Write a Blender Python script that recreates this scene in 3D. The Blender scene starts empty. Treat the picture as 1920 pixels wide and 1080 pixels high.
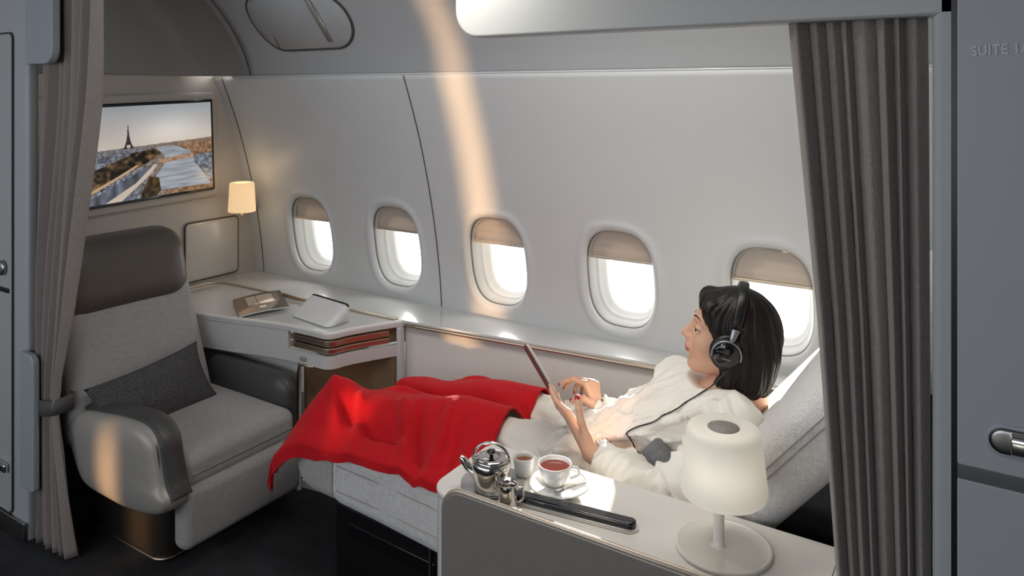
import bpy, math, random
import numpy as np
from mathutils import Vector, Matrix
from mathutils.bvhtree import BVHTree

random.seed(4); np.random.seed(4)
SC = bpy.context.scene
COL = SC.collection
R = math.radians

# ------------------------------------------------------------------ camera
cam_d = bpy.data.cameras.new('camera')
cam = bpy.data.objects.new('camera', cam_d); COL.objects.link(cam)
cam.location = (0, 0, 1.55)
cam.rotation_euler = (R(90), 0, R(32.5))
cam_d.sensor_width = 36; cam_d.lens = 1400 / 1920 * 36
cam_d.shift_y = -(540 - 170) / 1920
cam_d.clip_start = 0.02
SC.camera = cam

# ------------------------------------------------------------------ light
SC.view_settings.view_transform = 'Standard'
SC.view_settings.look = 'None'
SC.view_settings.exposure = 0.0
SC.view_settings.gamma = 1.0
SC.view_settings.use_curve_mapping = False
W = bpy.data.worlds.new('sky'); SC.world = W; W.use_nodes = True
bg = W.node_tree.nodes['Background']
bg.inputs[0].default_value = (1.0, 0.985, 0.95, 1); bg.inputs[1].default_value = 5.5

def lamp(kind, name, loc, target, energy, color, **kw):
    d = bpy.data.lights.new(name, kind); o = bpy.data.objects.new(name, d); COL.objects.link(o)
    o.location = loc
    o.rotation_euler = (Vector(target) - Vector(loc)).to_track_quat('-Z', 'Y').to_euler()
    d.energy = energy; d.color = color
    for k, v in kw.items(): setattr(d, k, v)
    return o

# low sun outside the windows: falls through the panes on the bed, the seat back and the console
lamp('SUN', 'sun', (-1.6, 7, 2.1), (-.05, 2.0, 1.35), 30.0, (1.0, 0.93, 0.82), angle=R(0.6))
# cabin ceiling lights over the suite
lamp('AREA', 'ceiling_wash_aft', (-0.75, 1.62, 2.08), (-0.95, 1.95, 0.6), 10, (1.0, 0.95, 0.88), shape='RECTANGLE', size=1.0, size_y=0.5)
lamp('AREA', 'ceiling_wash_forward', (-2.1, 1.45, 2.08), (-2.0, 2.1, 0.8), 2.0, (0.93, 0.97, 1.0), shape='RECTANGLE', size=0.9, size_y=0.4)
# fill light added in the aisle, in place of daylight from windows across it
lamp('AREA', 'aisle_fill', (-2.0, -1.45, 1.5), (-2.0, 1.6, 0.9), 36, (0.90, 0.93, 1.0), shape='RECTANGLE', size=4.2, size_y=0.9)
# unseen light added to brighten the rounded end of the overhead header
lamp('AREA', 'header_fill', (-0.93, 1.02, 1.84), (-0.90, 1.2, 1.70), 1.7, (1.0, 0.97, 0.88), shape='RECTANGLE', size=0.16, size_y=0.06)
# low warm sunbeams that come through the windows across the aisle
lamp('AREA', 'sunbeam_wall', (-1.70, -1.3, 1.30), (-1.70, 2.4, 1.30), .80, (1.0, 0.62, 0.32), shape='RECTANGLE', size=0.04, size_y=1.6, spread=R(3.6))
lamp('AREA', 'sunbeam_armchair', (-2.40, -1.3, 0.60), (-2.40, 1.4, 0.22), .22, (1.0, 0.6, 0.3), shape='RECTANGLE', size=0.05, size_y=0.42, spread=R(4))

# ------------------------------------------------------------------ materials
_m = {}
def mat(name, col, rough=0.5, metal=0.0, bump=None, var=None, coat=0.0, sheen=0.0, spec=0.5, emit=None, trans=None, weave=None, streak=None):
    if name in _m: return _m[name]
    m = bpy.data.materials.new(name); m.use_nodes = True
    nt = m.node_tree; N = nt.nodes; L = nt.links
    p = N['Principled BSDF']
    p.inputs['Base Color'].default_value = (*col, 1)
    p.inputs['Roughness'].default_value = rough
    p.inputs['Metallic'].default_value = metal
    p.inputs['Specular IOR Level'].default_value = spec
    p.inputs['Coat Weight'].default_value = coat; p.inputs['Coat Roughness'].default_value = 0.08
    p.inputs['Sheen Weight'].default_value = sheen
    if emit: p.inputs['Emission Color'].default_value = (*emit[0], 1); p.inputs['Emission Strength'].default_value = emit[1]
    tc = N.new('ShaderNodeTexCoord')
    if var:                                    # (scale, amount)
        n = N.new('ShaderNodeTexNoise'); n.inputs['Scale'].default_value = var[0]; n.inputs['Detail'].default_value = 4
        if len(var) > 2:
            mp = N.new('ShaderNodeMapping'); mp.inputs['Scale'].default_value = var[2]; L.new(tc.outputs['Object'], mp.inputs[0]); L.new(mp.outputs[0], n.inputs['Vector'])
        else: L.new(tc.outputs['Object'], n.inputs['Vector'])
        mr = N.new('ShaderNodeMapRange'); mr.inputs[1].default_value = 0.3; mr.inputs[2].default_value = 0.7
        mr.inputs[3].default_value = 1 - var[1]; mr.inputs[4].default_value = 1 + var[1]
        mx = N.new('ShaderNodeVectorMath'); mx.operation = 'SCALE'; mx.inputs[0].default_value = col
        L.new(n.outputs[0], mr.inputs[0]); L.new(mr.outputs[0], mx.inputs['Scale']); L.new(mx.outputs[0], p.inputs['Base Color'])
    if weave:                                  # (scale, strength): crossed threads
        def thread(sc):
            mp = N.new('ShaderNodeMapping'); mp.inputs['Scale'].default_value = sc
            n = N.new('ShaderNodeTexNoise'); n.inputs['Scale'].default_value = weave[0]; n.inputs['Detail'].default_value = 2
            L.new(tc.outputs['Object'], mp.inputs[0]); L.new(mp.outputs[0], n.inputs['Vector']); return n
        a = thread((1, .08, 1)); b = thread((.08, 1, .6)); c = thread((1, 1, .08))
        ad = N.new('ShaderNodeMath'); ad.operation = 'ADD'; L.new(a.outputs[0], ad.inputs[0]); L.new(b.outputs[0], ad.inputs[1])
        ad2 = N.new('ShaderNodeMath'); ad2.operation = 'ADD'; L.new(ad.outputs[0], ad2.inputs[0]); L.new(c.outputs[0], ad2.inputs[1])
        bp = N.new('ShaderNodeBump'); bp.inputs['Strength'].default_value = weave[1]; bp.inputs['Distance'].default_value = 0.002
        L.new(ad2.outputs[0], bp.inputs['Height']); L.new(bp.outputs[0], p.inputs['Normal'])
        mr = N.new('ShaderNodeMapRange'); mr.inputs[1].default_value = 1.1; mr.inputs[2].default_value = 1.9
        mr.inputs[3].default_value = 0.82; mr.inputs[4].default_value = 1.14
        mx = N.new('ShaderNodeVectorMath'); mx.operation = 'SCALE'; mx.inputs[0].default_value = col
        L.new(ad2.outputs[0], mr.inputs[0]); L.new(mr.outputs[0], mx.inputs['Scale']); L.new(mx.outputs[0], p.inputs['Base Color'])
    if bump:                                   # (scale, strength)
        n = N.new('ShaderNodeTexNoise'); n.inputs['Scale'].default_value = bump[0]; n.inputs['Detail'].default_value = 5
        L.new(tc.outputs['Object'], n.inputs['Vector'])
        bp = N.new('ShaderNodeBump'); bp.inputs['Strength'].default_value = bump[1]; bp.inputs['Distance'].default_value = 0.003
        L.new(n.outputs[0], bp.inputs['Height']); L.new(bp.outputs[0], p.inputs['Normal'])
    if trans:                                  # mix in a translucent lobe (thin cloth, lamp shade)
        t = N.new('ShaderNodeBsdfTranslucent'); t.inputs[0].default_value = (*col, 1)
        mx = N.new('ShaderNodeMixShader'); mx.inputs[0].default_value = trans
        L.new(p.outputs[0], mx.inputs[1]); L.new(t.outputs[0], mx.inputs[2]); L.new(mx.outputs[0], N['Material Output'].inputs[0])
    _m[name] = m
    return m

def glass_mat():
    m = bpy.data.materials.new('window_glass'); m.use_nodes = True
    nt = m.node_tree; N = nt.nodes; L = nt.links; N.remove(N['Principled BSDF'])
    t = N.new('ShaderNodeBsdfTransparent'); t.inputs[0].default_value = (.97, .98, .98, 1)
    g = N.new('ShaderNodeBsdfGlossy'); g.inputs['Roughness'].default_value = .03
    mx = N.new('ShaderNodeMixShader'); mx.inputs[0].default_value = .06
    L.new(t.outputs[0], mx.inputs[1]); L.new(g.outputs[0], mx.inputs[2]); L.new(mx.outputs[0], N['Material Output'].inputs[0])
    return m
def picture_mat(name, emit, rough=.3):
    m = bpy.data.materials.new(name); m.use_nodes = True
    N = m.node_tree.nodes; L = m.node_tree.links; p = N['Principled BSDF']
    a = N.new('ShaderNodeVertexColor'); a.layer_name = 'picture'
    p.inputs['Roughness'].default_value = rough
    if emit:
        p.inputs['Base Color'].default_value = (.01, .01, .01, 1)
        L.new(a.outputs[0], p.inputs['Emission Color']); p.inputs['Emission Strength'].default_value = emit
    else: L.new(a.outputs[0], p.inputs['Base Color'])
    return m

M = dict(
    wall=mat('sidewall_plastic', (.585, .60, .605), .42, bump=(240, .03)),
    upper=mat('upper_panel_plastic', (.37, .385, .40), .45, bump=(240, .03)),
    dark_panel=mat('dark_upper_panel', (.24, .24, .235), .5),
    bulkhead=mat('bulkhead_warm_grey', (.44, .41, .375), .45, bump=(200, .03)),
    partition=mat('partition_blue_grey', (.40, .42, .43), .5, bump=(400, .03)),
    partition_light=mat('partition_edge_grey', (.34, .37, .40), .45),
    ledge=mat('ledge_white', (.60, .60, .59), .28, coat=1.0),
    ledge_panel=mat('ledge_panel_cream', (.60, .57, .53), .5, var=(160, .03)),
    gold=mat('champagne_metal', (.58, .49, .38), .3, 1.0),
    gold_soft=mat('champagne_trim', (.60, .52, .43), .35, .6),
    cubby=mat('bronze_brown', (.28, .19, .105), .45, .25),
    carpet=mat('carpet_charcoal', (.018, .019, .022), .95, bump=(500, .8), var=(9, .45)),
    black=mat('black_plastic', (.006, .006, .007), .35),
    black_gloss=mat('black_gloss', (.004, .004, .005), .12, coat=.6),
    seam=mat('seam_dark', (.05, .045, .04), .7),
    seam_mid=mat('seam_grey', (.25, .24, .22), .7),
    curtain=mat('curtain_taupe', (.29, .255, .23), .85, weave=(420, .35), sheen=.2),
    tie=mat('tieback_grey', (.09, .087, .083), .8, weave=(500, .3)),
    fabric=mat('heather_grey_fabric', (.35, .335, .322), .9, weave=(330, .5), sheen=.25),
    fabric_bed=mat('heather_light_fabric', (.72, .71, .69), .9, weave=(330, .5), sheen=.25),
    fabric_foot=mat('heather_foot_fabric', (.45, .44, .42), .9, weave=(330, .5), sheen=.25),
    leather=mat('taupe_leather', (.085, .072, .061), .42, bump=(350, .12)),
    leather_arm=mat('grey_leather', (.058, .057, .056), .42, bump=(350, .12)),
    shell=mat('pewter_shell', (.36, .34, .31), .42, .15),
    base_metal=mat('bronze_base', (.05, .042, .035), .35, .5),
    tweed=mat('charcoal_tweed', (.075, .072, .074), .95, bump=(500, 1.0), var=(260, .75)),
    tweed_light=mat('grey_tweed', (.22, .22, .235), .95, bump=(700, .9), var=(500, .45)),
    red=mat('red_wool', (.56, .008, .014), .9, bump=(900, .35), spec=.2, sheen=.05, var=(30, .06)),
    cream=mat('cream_silk', (.90, .86, .79), .5, bump=(60, .05), sheen=.2, spec=.35),
    cream_trousers=mat('cream_trousers', (.88, .82, .73), .75, sheen=.2),
    hair=mat('dark_brown_hair', (.010, .006, .0042), .42, spec=.3, var=(60, .5, (1, 1, .12)), bump=(120, .25)),
    brow=mat('brow_brown', (.02, .012, .009), .8),
    eye_white=mat('eye_white', (.72, .68, .64), .25),
    iris=mat('iris_brown', (.04, .02, .01), .2),
    metal=mat('polished_steel', (.72, .69, .65), .12, 1.0),
    metal_brushed=mat('brushed_steel', (.42, .41, .40), .32, 1.0),
    silver=mat('silver_plastic', (.32, .33, .35), .3, .8),
    porcelain=mat('porcelain', (.82, .81, .79), .15, coat=.5),
    tea=mat('tea', (.33, .035, .012), .08, coat=.5),
    sugar=mat('brown_sugar', (.30, .12, .05), .9, bump=(900, .8), var=(500, .5)),
    console=mat('console_cream', (.80, .775, .73), .22, coat=.35),
    console_panel=mat('console_taupe', (.27, .25, .225), .42, .15, var=(500, .08, (.05, 1, 1))),
    shade=mat('lamp_shade_white', (.88, .865, .82), .5, trans=.45),
    shade_warm=mat('lamp_shade_lit', (.85, .74, .58), .6, emit=((1.0, .74, .45), .35), trans=.3),
    lamp_white=mat('lamp_base_cream', (.80, .77, .71), .3, coat=.2),
    lamp_grey=mat('lamp_cap_grey', (.30, .275, .255), .6),
    blind=mat('window_blind', (.50, .44, .385), .6, trans=.18),
    reveal=mat('window_reveal', (.42, .42, .41), .4),
    white_soft=mat('white_pouch', (.75, .75, .74), .5),
    glass=glass_mat(),
    paper=mat('paper', (.6, .58, .55), .7),
)
def skin_mat():
    m = mat('skin', (.70, .405, .275), .48, bump=(400, .05))
    p = m.node_tree.nodes['Principled BSDF']
    p.inputs['Subsurface Weight'].default_value = .12
    p.inputs['Subsurface Radius'].default_value = (.9, .35, .2); p.inputs['Subsurface Scale'].default_value = .006
    return m
M['skin'] = skin_mat()
M['lip'] = mat('lips', (.55, .13, .11), .4)
M['nail'] = mat('red_nail', (.50, .01, .02), .15, coat=.6)

# ------------------------------------------------------------------ building helpers
def tag(o, label=None, cat=None, group=None, kind=None):
    if label: o['label'] = label
    if cat: o['category'] = cat
    if group: o['group'] = group
    if kind: o['kind'] = kind
    return o
def thing(name, loc, label, cat, group=None, kind=None):
    o = bpy.data.objects.new(name, None); COL.objects.link(o); o.location = loc
    o.empty_display_size = .05
    return tag(o, label, cat, group, kind)
def par(o, parent):
    o.parent = parent
    o.matrix_parent_inverse = Matrix.Translation(-_wl(parent))
def _wl(o):
    v = Vector(o.location)
    if o.parent and o.parent.type == 'EMPTY': pass
    return v if o.type == 'EMPTY' else Vector((0, 0, 0))
def mesh(name, V, F, m, parent=None, smooth=True, mats=None, mi=None, label=None):
    me = bpy.data.meshes.new(name)
    V = np.asarray(V, dtype=float)
    me.from_pydata([tuple(v) for v in V.tolist()], [], [tuple(f) for f in (F.tolist() if hasattr(F, 'tolist') else F)])
    me.update()
    for mm in (mats or [m]): me.materials.append(mm)
    if mi is not None: me.polygons.foreach_set('material_index', np.asarray(mi, dtype=np.int32))
    me.polygons.foreach_set('use_smooth', [smooth] * len(me.polygons))
    o = bpy.data.objects.new(name, me); COL.objects.link(o)
    if parent: par(o, parent)
    if label: o['label'] = label
    return o
def auto(o, ang=40):
    """sharp edges above an angle, smooth elsewhere"""
    import bmesh
    bm = bmesh.new(); bm.from_mesh(o.data)
    bmesh.ops.recalc_face_normals(bm, faces=bm.faces)
    for e in bm.edges:
        if len(e.link_faces) == 2 and e.calc_face_angle(0) > R(ang): e.smooth = False
    bm.to_mesh(o.data); bm.free(); return o
def bevel(o, w=.004, seg=3):
    b = o.modifiers.new('bevel', 'BEVEL'); b.width = w; b.segments = seg; b.limit_method = 'ANGLE'; b.angle_limit = R(40); return o
def solid(o, t=.003, off=0):
    s = o.modifiers.new('solid', 'SOLIDIFY'); s.thickness = t; s.offset = off; return o
def join(*parts):
    V = []; F = []; n = 0
    for v, f in parts:
        v = np.asarray(v, dtype=float); V.append(v); F += [tuple(i + n for i in q) for q in f]; n += len(v)
    return np.vstack(V), F
def rot(axis, deg): return np.array(Matrix.Rotation(R(deg), 3, axis))

def rbox(c, s, r, n=6, rotm=None, warp=None):
    """rounded box: centre c, full size s, radius r (scalar or 3)"""
    s = np.array(s, float) / 2; r = np.minimum(np.array([r] * 3 if np.isscalar(r) else r, float), s * .999)
    k = 2 * n
    t = np.tan(np.linspace(-1, 1, n + 1) * math.pi / 4)
    def ax(h, rr):          # sample: corner band + straight + corner band, on [-1,1] cube param
        a = -1 + (np.linspace(0, 1, n + 1)) * 1.0
        return a
    # param grid: direction component in [-1,1] for corner, straight parts inserted
    V = []; F = []
    idx = {}
    nn = n * 2 + 1
    u = np.concatenate([np.linspace(-1, 0, n + 1), np.linspace(0, 1, n + 1)])
    base = np.concatenate([-np.ones(n + 1), np.ones(n + 1)])
    m = len(u)
    for a in range(3):
        b, cc = (a + 1) % 3, (a + 2) % 3
        for sg in (-1, 1):
            g = np.zeros((m, m, 3)); off = np.zeros((m, m, 3))
            tu = np.tan(u * math.pi / 4)
            g[..., a] = sg; g[..., b] = tu[:, None]; g[..., cc] = tu[None, :]
            g /= np.linalg.norm(g, axis=2, keepdims=True)
            off[..., a] = sg; off[..., b] = base[:, None]; off[..., cc] = base[None, :]
            P = off * (s - r) + g * r
            # subdivide long straights: handled by extra verts when warp given
            start = len(V); V += P.reshape(-1, 3).tolist()
            for i in range(m - 1):
                for j in range(m - 1):
                    q = (start + i * m + j, start + (i + 1) * m + j, start + (i + 1) * m + j + 1, start + i * m + j + 1)
                    F.append(q if sg > 0 else q[::-1])
    V = np.array(V)
    V, F = weld(V, F)
    if warp is not None:
        V, F = cutlong(V, F, s, r)
        V = warp(V)
    if rotm is not None: V = V @ np.asarray(rotm).T
    return V + np.array(c), F
def weld(V, F, eps=1e-6):
    key = np.round(V / eps).astype(np.int64)
    _, first, inv = np.unique(key, axis=0, return_index=True, return_inverse=True)
    inv = inv.reshape(-1)
    F2 = []
    for f in F:
        g = []
        for i in f:
            k = int(inv[i])
            if k not in g: g.append(k)
        if len(g) > 2: F2.append(tuple(g))
    return V[first], F2
def cutlong(V, F, s, r, n=14):
    import bmesh
    bm = bmesh.new(); vs = [bm.verts.new(v) for v in V]
    for f in F:
        try: bm.faces.new([vs[i] for i in f])
        except ValueError: pass
    for a in range(3):
        L = 2 * (s[a] - r[a])
        k = max(2, int(L / (2 * max(s) / n)))
        for t in np.linspace(-(s[a] - r[a]), s[a] - r[a], k + 1)[1:-1]:
            co = Vector((0, 0, 0)); no = Vector((0, 0, 0)); co[a] = t; no[a] = 1
            bmesh.ops.bisect_plane(bm, geom=bm.verts[:] + bm.edges[:] + bm.faces[:], plane_co=co, plane_no=no, dist=1e-6)
    bm.verts.ensure_lookup_table(); bm.verts.index_update()
    V2 = np.array([v.co[:] for v in bm.verts]); F2 = [tuple(v.index for v in f.verts) for f in bm.faces]
    bm.free(); return V2, F2
def grid(P):
    """(a,b,3) array -> quads"""
    a, b = P.shape[:2]; V = P.reshape(-1, 3)
    i, j = np.meshgrid(np.arange(a - 1), np.arange(b - 1), indexing='ij')
    q = np.stack([i * b + j, (i + 1) * b + j, (i + 1) * b + j + 1, i * b + j + 1], -1).reshape(-1, 4)
    return V, [tuple(x) for x in q.tolist()]
def loft(secs, closed=True, cap=True):
    """list of (n,3) loops"""
    S = np.array(secs); a, n = S.shape[:2]; V = S.reshape(-1, 3); F = []
    for i in range(a - 1):
        for j in range(n if closed else n - 1):
            k = (j + 1) % n
            F.append((i * n + j, i * n + k, (i + 1) * n + k, (i + 1) * n + j))
    if cap and closed:
        F.append(tuple(range(n))[::-1]); F.append(tuple(range((a - 1) * n, a * n)))
    return V, F
def prism(poly, axis, a, b):
    """extrude a 2-D polygon between a and b along axis 0/1/2; poly in the other two axes order"""
    o = [i for i in range(3) if i != axis]
    def put(t):
        P = np.zeros((len(poly), 3)); P[:, o[0]] = [p[0] for p in poly]; P[:, o[1]] = [p[1] for p in poly]; P[:, axis] = t; return P
    return loft([put(a), put(b)])
def rrect(x0, x1, y0, y1, r, n=8):
    """rounded rectangle loop; r scalar or 4 (x0y0, x1y0, x1y1, x0y1)"""
    r = [r] * 4 if np.isscalar(r) else r
    out = []
    for (cx, cy, rr, a0) in ((x0 + r[0], y0 + r[0], r[0], 180), (x1 - r[1], y0 + r[1], r[1], 270), (x1 - r[2], y1 - r[2], r[2], 0), (x0 + r[3], y1 - r[3], r[3], 90)):
        if rr < 1e-5: out.append((cx, cy)); continue
        for k in range(n + 1):
            a = R(a0 + 90 * k / n); out.append((cx + rr * math.cos(a), cy + rr * math.sin(a)))
    return out
def tube(pts, r, n=10, closed=False, caps=True):
    P = np.array(pts, float); m = len(P)
    rr = np.full(m, r) if np.isscalar(r) else np.array(r, float)
    T = np.gradient(P, axis=0); 
    if closed: T = np.roll(P, -1, 0) - np.roll(P, 1, 0)
    T /= np.linalg.norm(T, axis=1, keepdims=True) + 1e-12
    up = np.array([0, 0, 1.]) if abs(T[0][2]) < .9 else np.array([1., 0, 0])
    secs = []; nrm = np.cross(T[0], up); nrm /= np.linalg.norm(nrm)
    for i in range(m):
        nrm = nrm - T[i] * nrm.dot(T[i]); nrm /= np.linalg.norm(nrm); bn = np.cross(T[i], nrm)
        a = np.linspace(0, 2 * math.pi, n, endpoint=False)
        secs.append(P[i] + rr[i] * (np.cos(a)[:, None] * nrm + np.sin(a)[:, None] * bn))
    if closed:
        secs.append(secs[0]); return loft(secs, cap=False)
    return loft(secs, cap=caps)
def smooth_path(pts, n=8):
    P = np.array(pts, float); m = len(P); out = []
    for i in range(m - 1):
        p0 = P[max(i - 1, 0)]; p1 = P[i]; p2 = P[i + 1]; p3 = P[min(i + 2, m - 1)]
        for k in range(n):
            t = k / n
            out.append(.5 * ((2 * p1) + (-p0 + p2) * t + (2 * p0 - 5 * p1 + 4 * p2 - p3) * t * t + (-p0 + 3 * p1 - 3 * p2 + p3) * t ** 3))
    out.append(P[-1]); return np.array(out)
def lathe(prof, c, n=40, rotm=None, caps=False):
    """prof list of (r,z)"""
    a = np.linspace(0, 2 * math.pi, n, endpoint=False); secs = []
    for r_, z in prof: secs.append(np.stack([r_ * np.cos(a), r_ * np.sin(a), np.full(n, z)], 1))
    S = np.array(secs)
    if rotm is not None: S = S @ np.asarray(rotm).T
    S = S + np.array(c)
    return loft(list(S), cap=caps)

# ------------------------------------------------------------------ implicit surfaces (body, hair, cloth)
def cap_(P, a, b, ra, rb=None):
    rb = ra if rb is None else rb
    a = np.array(a, np.float32); b = np.array(b, np.float32); ba = b - a
    h = np.clip(((P - a) @ ba) / float(ba @ ba), 0, 1)
    return np.linalg.norm(P - a - h[:, None] * ba, axis=1) - (ra + (rb - ra) * h)
def ell(P, c, r, rm=None):
    q = P - np.array(c, np.float32)
    if rm is not None: q = q @ np.array(rm, np.float32)
    r = np.array(r, np.float32)
    k0 = np.linalg.norm(q / r, axis=1); k1 = np.linalg.norm(q / (r * r), axis=1)
    return k0 * (k0 - 1) / np.maximum(k1, 1e-6)
def smin(a, b, k):
    h = np.maximum(k - np.abs(a - b), 0) / k
    return np.minimum(a, b) - h * h * k * .25
def smax(a, b, k): return -smin(-a, -b, k)
def nets(fn, lo, hi, h):
    lo = np.array(lo, float); hi = np.array(hi, float)
    n = np.ceil((hi - lo) / h).astype(int) + 1
    ax = [lo[i] + h * np.arange(n[i]) for i in range(3)]
    X, Y, Z = np.meshgrid(*ax, indexing='ij')
    P = np.stack([X, Y, Z], -1).reshape(-1, 3).astype(np.float32)
    D = np.empty(len(P), np.float32)
    for s in range(0, len(P), 600000): D[s:s + 600000] = fn(P[s:s + 600000])
    D = D.reshape(n); D[np.abs(D) < 1e-9] = 1e-9
    ins = D < 0
    cs = np.zeros(tuple(n - 1)); acc = np.zeros(tuple(n - 1) + (3,)); 
    e_off = {0: [(0, 0, 0), (0, 1, 0), (0, 0, 1), (0, 1, 1)], 1: [(0, 0, 0), (1, 0, 0), (0, 0, 1), (1, 0, 1)], 2: [(0, 0, 0), (1, 0, 0), (0, 1, 0), (1, 1, 0)]}
    for a in range(3):
        sl0 = [slice(None)] * 3; sl1 = [slice(None)] * 3; sl0[a] = slice(0, -1); sl1[a] = slice(1, None)
        d0 = D[tuple(sl0)]; d1 = D[tuple(sl1)]; cr = (d0 < 0) != (d1 < 0)
        t = np.where(cr, d0 / np.where(cr, d0 - d1, 1), 0)
        for off in e_off[a]:
            s = tuple(slice(off[i], off[i] + n[i] - 1) if i != a else slice(None) for i in range(3))
            c = cr[s]; cs += c
            for i in range(3):
                acc[..., i] += c * (t[s] if i == a else off[i])
    act = cs > 0
    idx = -np.ones(tuple(n - 1), int); idx[act] = np.arange(act.sum())
    cell = np.argwhere(act)
    V = lo + h * (cell + acc[act] / cs[act][:, None])
    F = []
    for a in range(3):
        b, c = (a + 1) % 3, (a + 2) % 3
        sl0 = [slice(None)] * 3; sl1 = [slice(None)] * 3; sl0[a] = slice(0, -1); sl1[a] = slice(1, None)
        cr = ins[tuple(sl0)] != ins[tuple(sl1)]
        E = np.argwhere(cr)
        E = E[(E[:, b] > 0) & (E[:, c] > 0) & (E[:, b] < n[b] - 1) & (E[:, c] < n[c] - 1)]
        def g(db, dc):
            q = E.copy(); q[:, b] -= db; q[:, c] -= dc; return idx[q[:, 0], q[:, 1], q[:, 2]]
        Q = np.stack([g(0, 0), g(1, 0), g(1, 1), g(0, 1)], 1)
        fl = ins[E[:, 0], E[:, 1], E[:, 2]]
        Q[~fl] = Q[~fl][:, ::-1]
        F.append(Q)
    return V, np.vstack(F)

# =================================================================== THE SETTING
def yprof(z):
    zs = [0.0, .50, .636, .808, 1.037, 1.287, 1.45, 1.613]
    ys = [2.50, 2.515, 2.505, 2.49, 2.448, 2.383, 2.327, 2.257]
    return np.interp(z, zs, ys)
_zz = np.linspace(0, 1.613, 400); _yy = yprof(_zz)
for _ in range(1200): _yy[1:-1] = (_yy[:-2] + _yy[2:] + 2 * _yy[1:-1]) / 4
def ywall(z): return np.interp(z, _zz, _yy)

# floor, ceiling, outer shell of the cabin
def slab(name, lo, hi, m, label, cat, parent=None):
    lo = np.array(lo); hi = np.array(hi)
    o = mesh(name, *rbox((lo + hi) / 2, hi - lo, .0005, 1), m, parent, smooth=False)
    if not parent: tag(o, label, cat, kind='structure')
    return o
slab('floor', (-4.2, -1.75, -.06), (1.4, 2.7, 0), M['carpet'], 'dark charcoal carpeted cabin floor', 'floor')
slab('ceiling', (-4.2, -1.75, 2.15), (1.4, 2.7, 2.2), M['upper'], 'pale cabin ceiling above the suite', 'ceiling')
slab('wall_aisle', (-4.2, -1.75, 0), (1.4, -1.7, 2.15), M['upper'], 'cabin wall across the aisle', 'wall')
slab('wall_rear', (1.35, -1.7, 0), (1.4, 2.7, 2.15), M['partition'], 'rear wall of the cabin', 'wall')
slab('wall_front', (-4.2, -1.7, 0), (-4.15, 1.27, 2.15), M['partition'], 'front wall of the cabin aisle', 'wall')
slab('wall_suite_rear', (.30, 1.26, 0), (.35, 2.7, 2.15), M['bulkhead'], 'bulkhead behind the flat bed seat', 'wall')
slab('wall_outer', (-4.2, 2.66, 0), (1.4, 2.7, .55), M['upper'], 'lower outer cabin wall', 'wall')

XC = [-2.71 + .53 * i for i in range(5)]
WZ0, WZ1, WW = .688, 1.048, .132      # opening bottom, top, half width
WC, WH = (WZ0 + WZ1) / 2, (WZ1 - WZ0) / 2
def opening(t, grow=0., sh=2.9):
    a = np.asarray(t); c, s = np.cos(a), np.sin(a)
    e = 2 / sh
    return (WW + grow) * np.sign(c) * np.abs(c) ** e, WC + (WH + grow) * np.sign(s) * np.abs(s) ** e
parts = []
zlo, zhi, hw = .55, 1.20, .265
for xc in XC:
    gx = np.linspace(-hw, hw, 25); gz = np.linspace(zlo, zhi, 33)
    bx = np.r_[gx, np.full(31, hw), gx[::-1], np.full(31, -hw), gx[:1]]; bz = np.r_[np.full(25, zlo), gz[1:-1], np.full(25, zhi), gz[1:-1][::-1], [zlo]]
    ux, uz = bx, bz - WC
    k = (np.abs(ux / WW) ** 2.9 + np.abs(uz / WH) ** 2.9) ** (-1 / 2.9)
    ox, oz = ux * k, WC + uz * k
    rings = []
    for f in (0, .03, .06, .1, .14, .18, .22, .27, .34, .42, .5, .6, .7, .8, .9, 1):
        x = ox + (bx - ox) * f; z = oz + (bz - oz) * f
        d = np.hypot(x - ox, z - oz)
        y = ywall(z) - .007 * np.exp(-((d - .022) / .014) ** 2) + .010 * np.exp(-(d / .008) ** 2)   # soft raised lip round the opening
        if f == 1: y = ywall(z)
        rings.append(np.stack([xc + x, y, z], 1))
    P = np.array(rings); parts.append(grid(P))
def sheet(x0, x1, z0, z1, nx=90, nz=24):
    z = np.linspace(z0, z1, nz); x = np.linspace(x0, x1, nx)
    P = np.zeros((nx, nz, 3)); P[..., 0] = x[:, None]; P[..., 2] = z; P[..., 1] = ywall(z); return grid(P)
XL, XR = -3.16, .32
xa, xb = XC[0] - hw, XC[-1] + hw
for z0_, z1_, k_ in ((zhi, 1.613, 24), (.45, zlo, 4)):
    parts += [sheet(XL, xa, z0_, z1_, 8, k_), sheet(xa, xb, z0_, z1_, 121, k_), sheet(xb, XR, z0_, z1_, 20, k_)]
parts += [sheet(XL, xa, zlo, zhi, 8, 33), sheet(xb, XR, zlo, zhi, 20, 33)]
V, F = join(*parts); V, F = weld(V, F, 1e-5)
w = mesh('wall_back', V, F, M['wall'], smooth=True)
w.modifiers.new('s', 'SOLIDIFY').thickness = .004; w.modifiers['s'].offset = 1
import bmesh
_b = bmesh.new(); _b.from_mesh(w.data); bmesh.ops.recalc_face_normals(_b, faces=_b.faces); _b.to_mesh(w.data); _b.free()
w.modifiers['s'].offset = 0
tag(w, 'pale grey curved cabin sidewall with five oval windows', 'wall', kind='structure')

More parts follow.
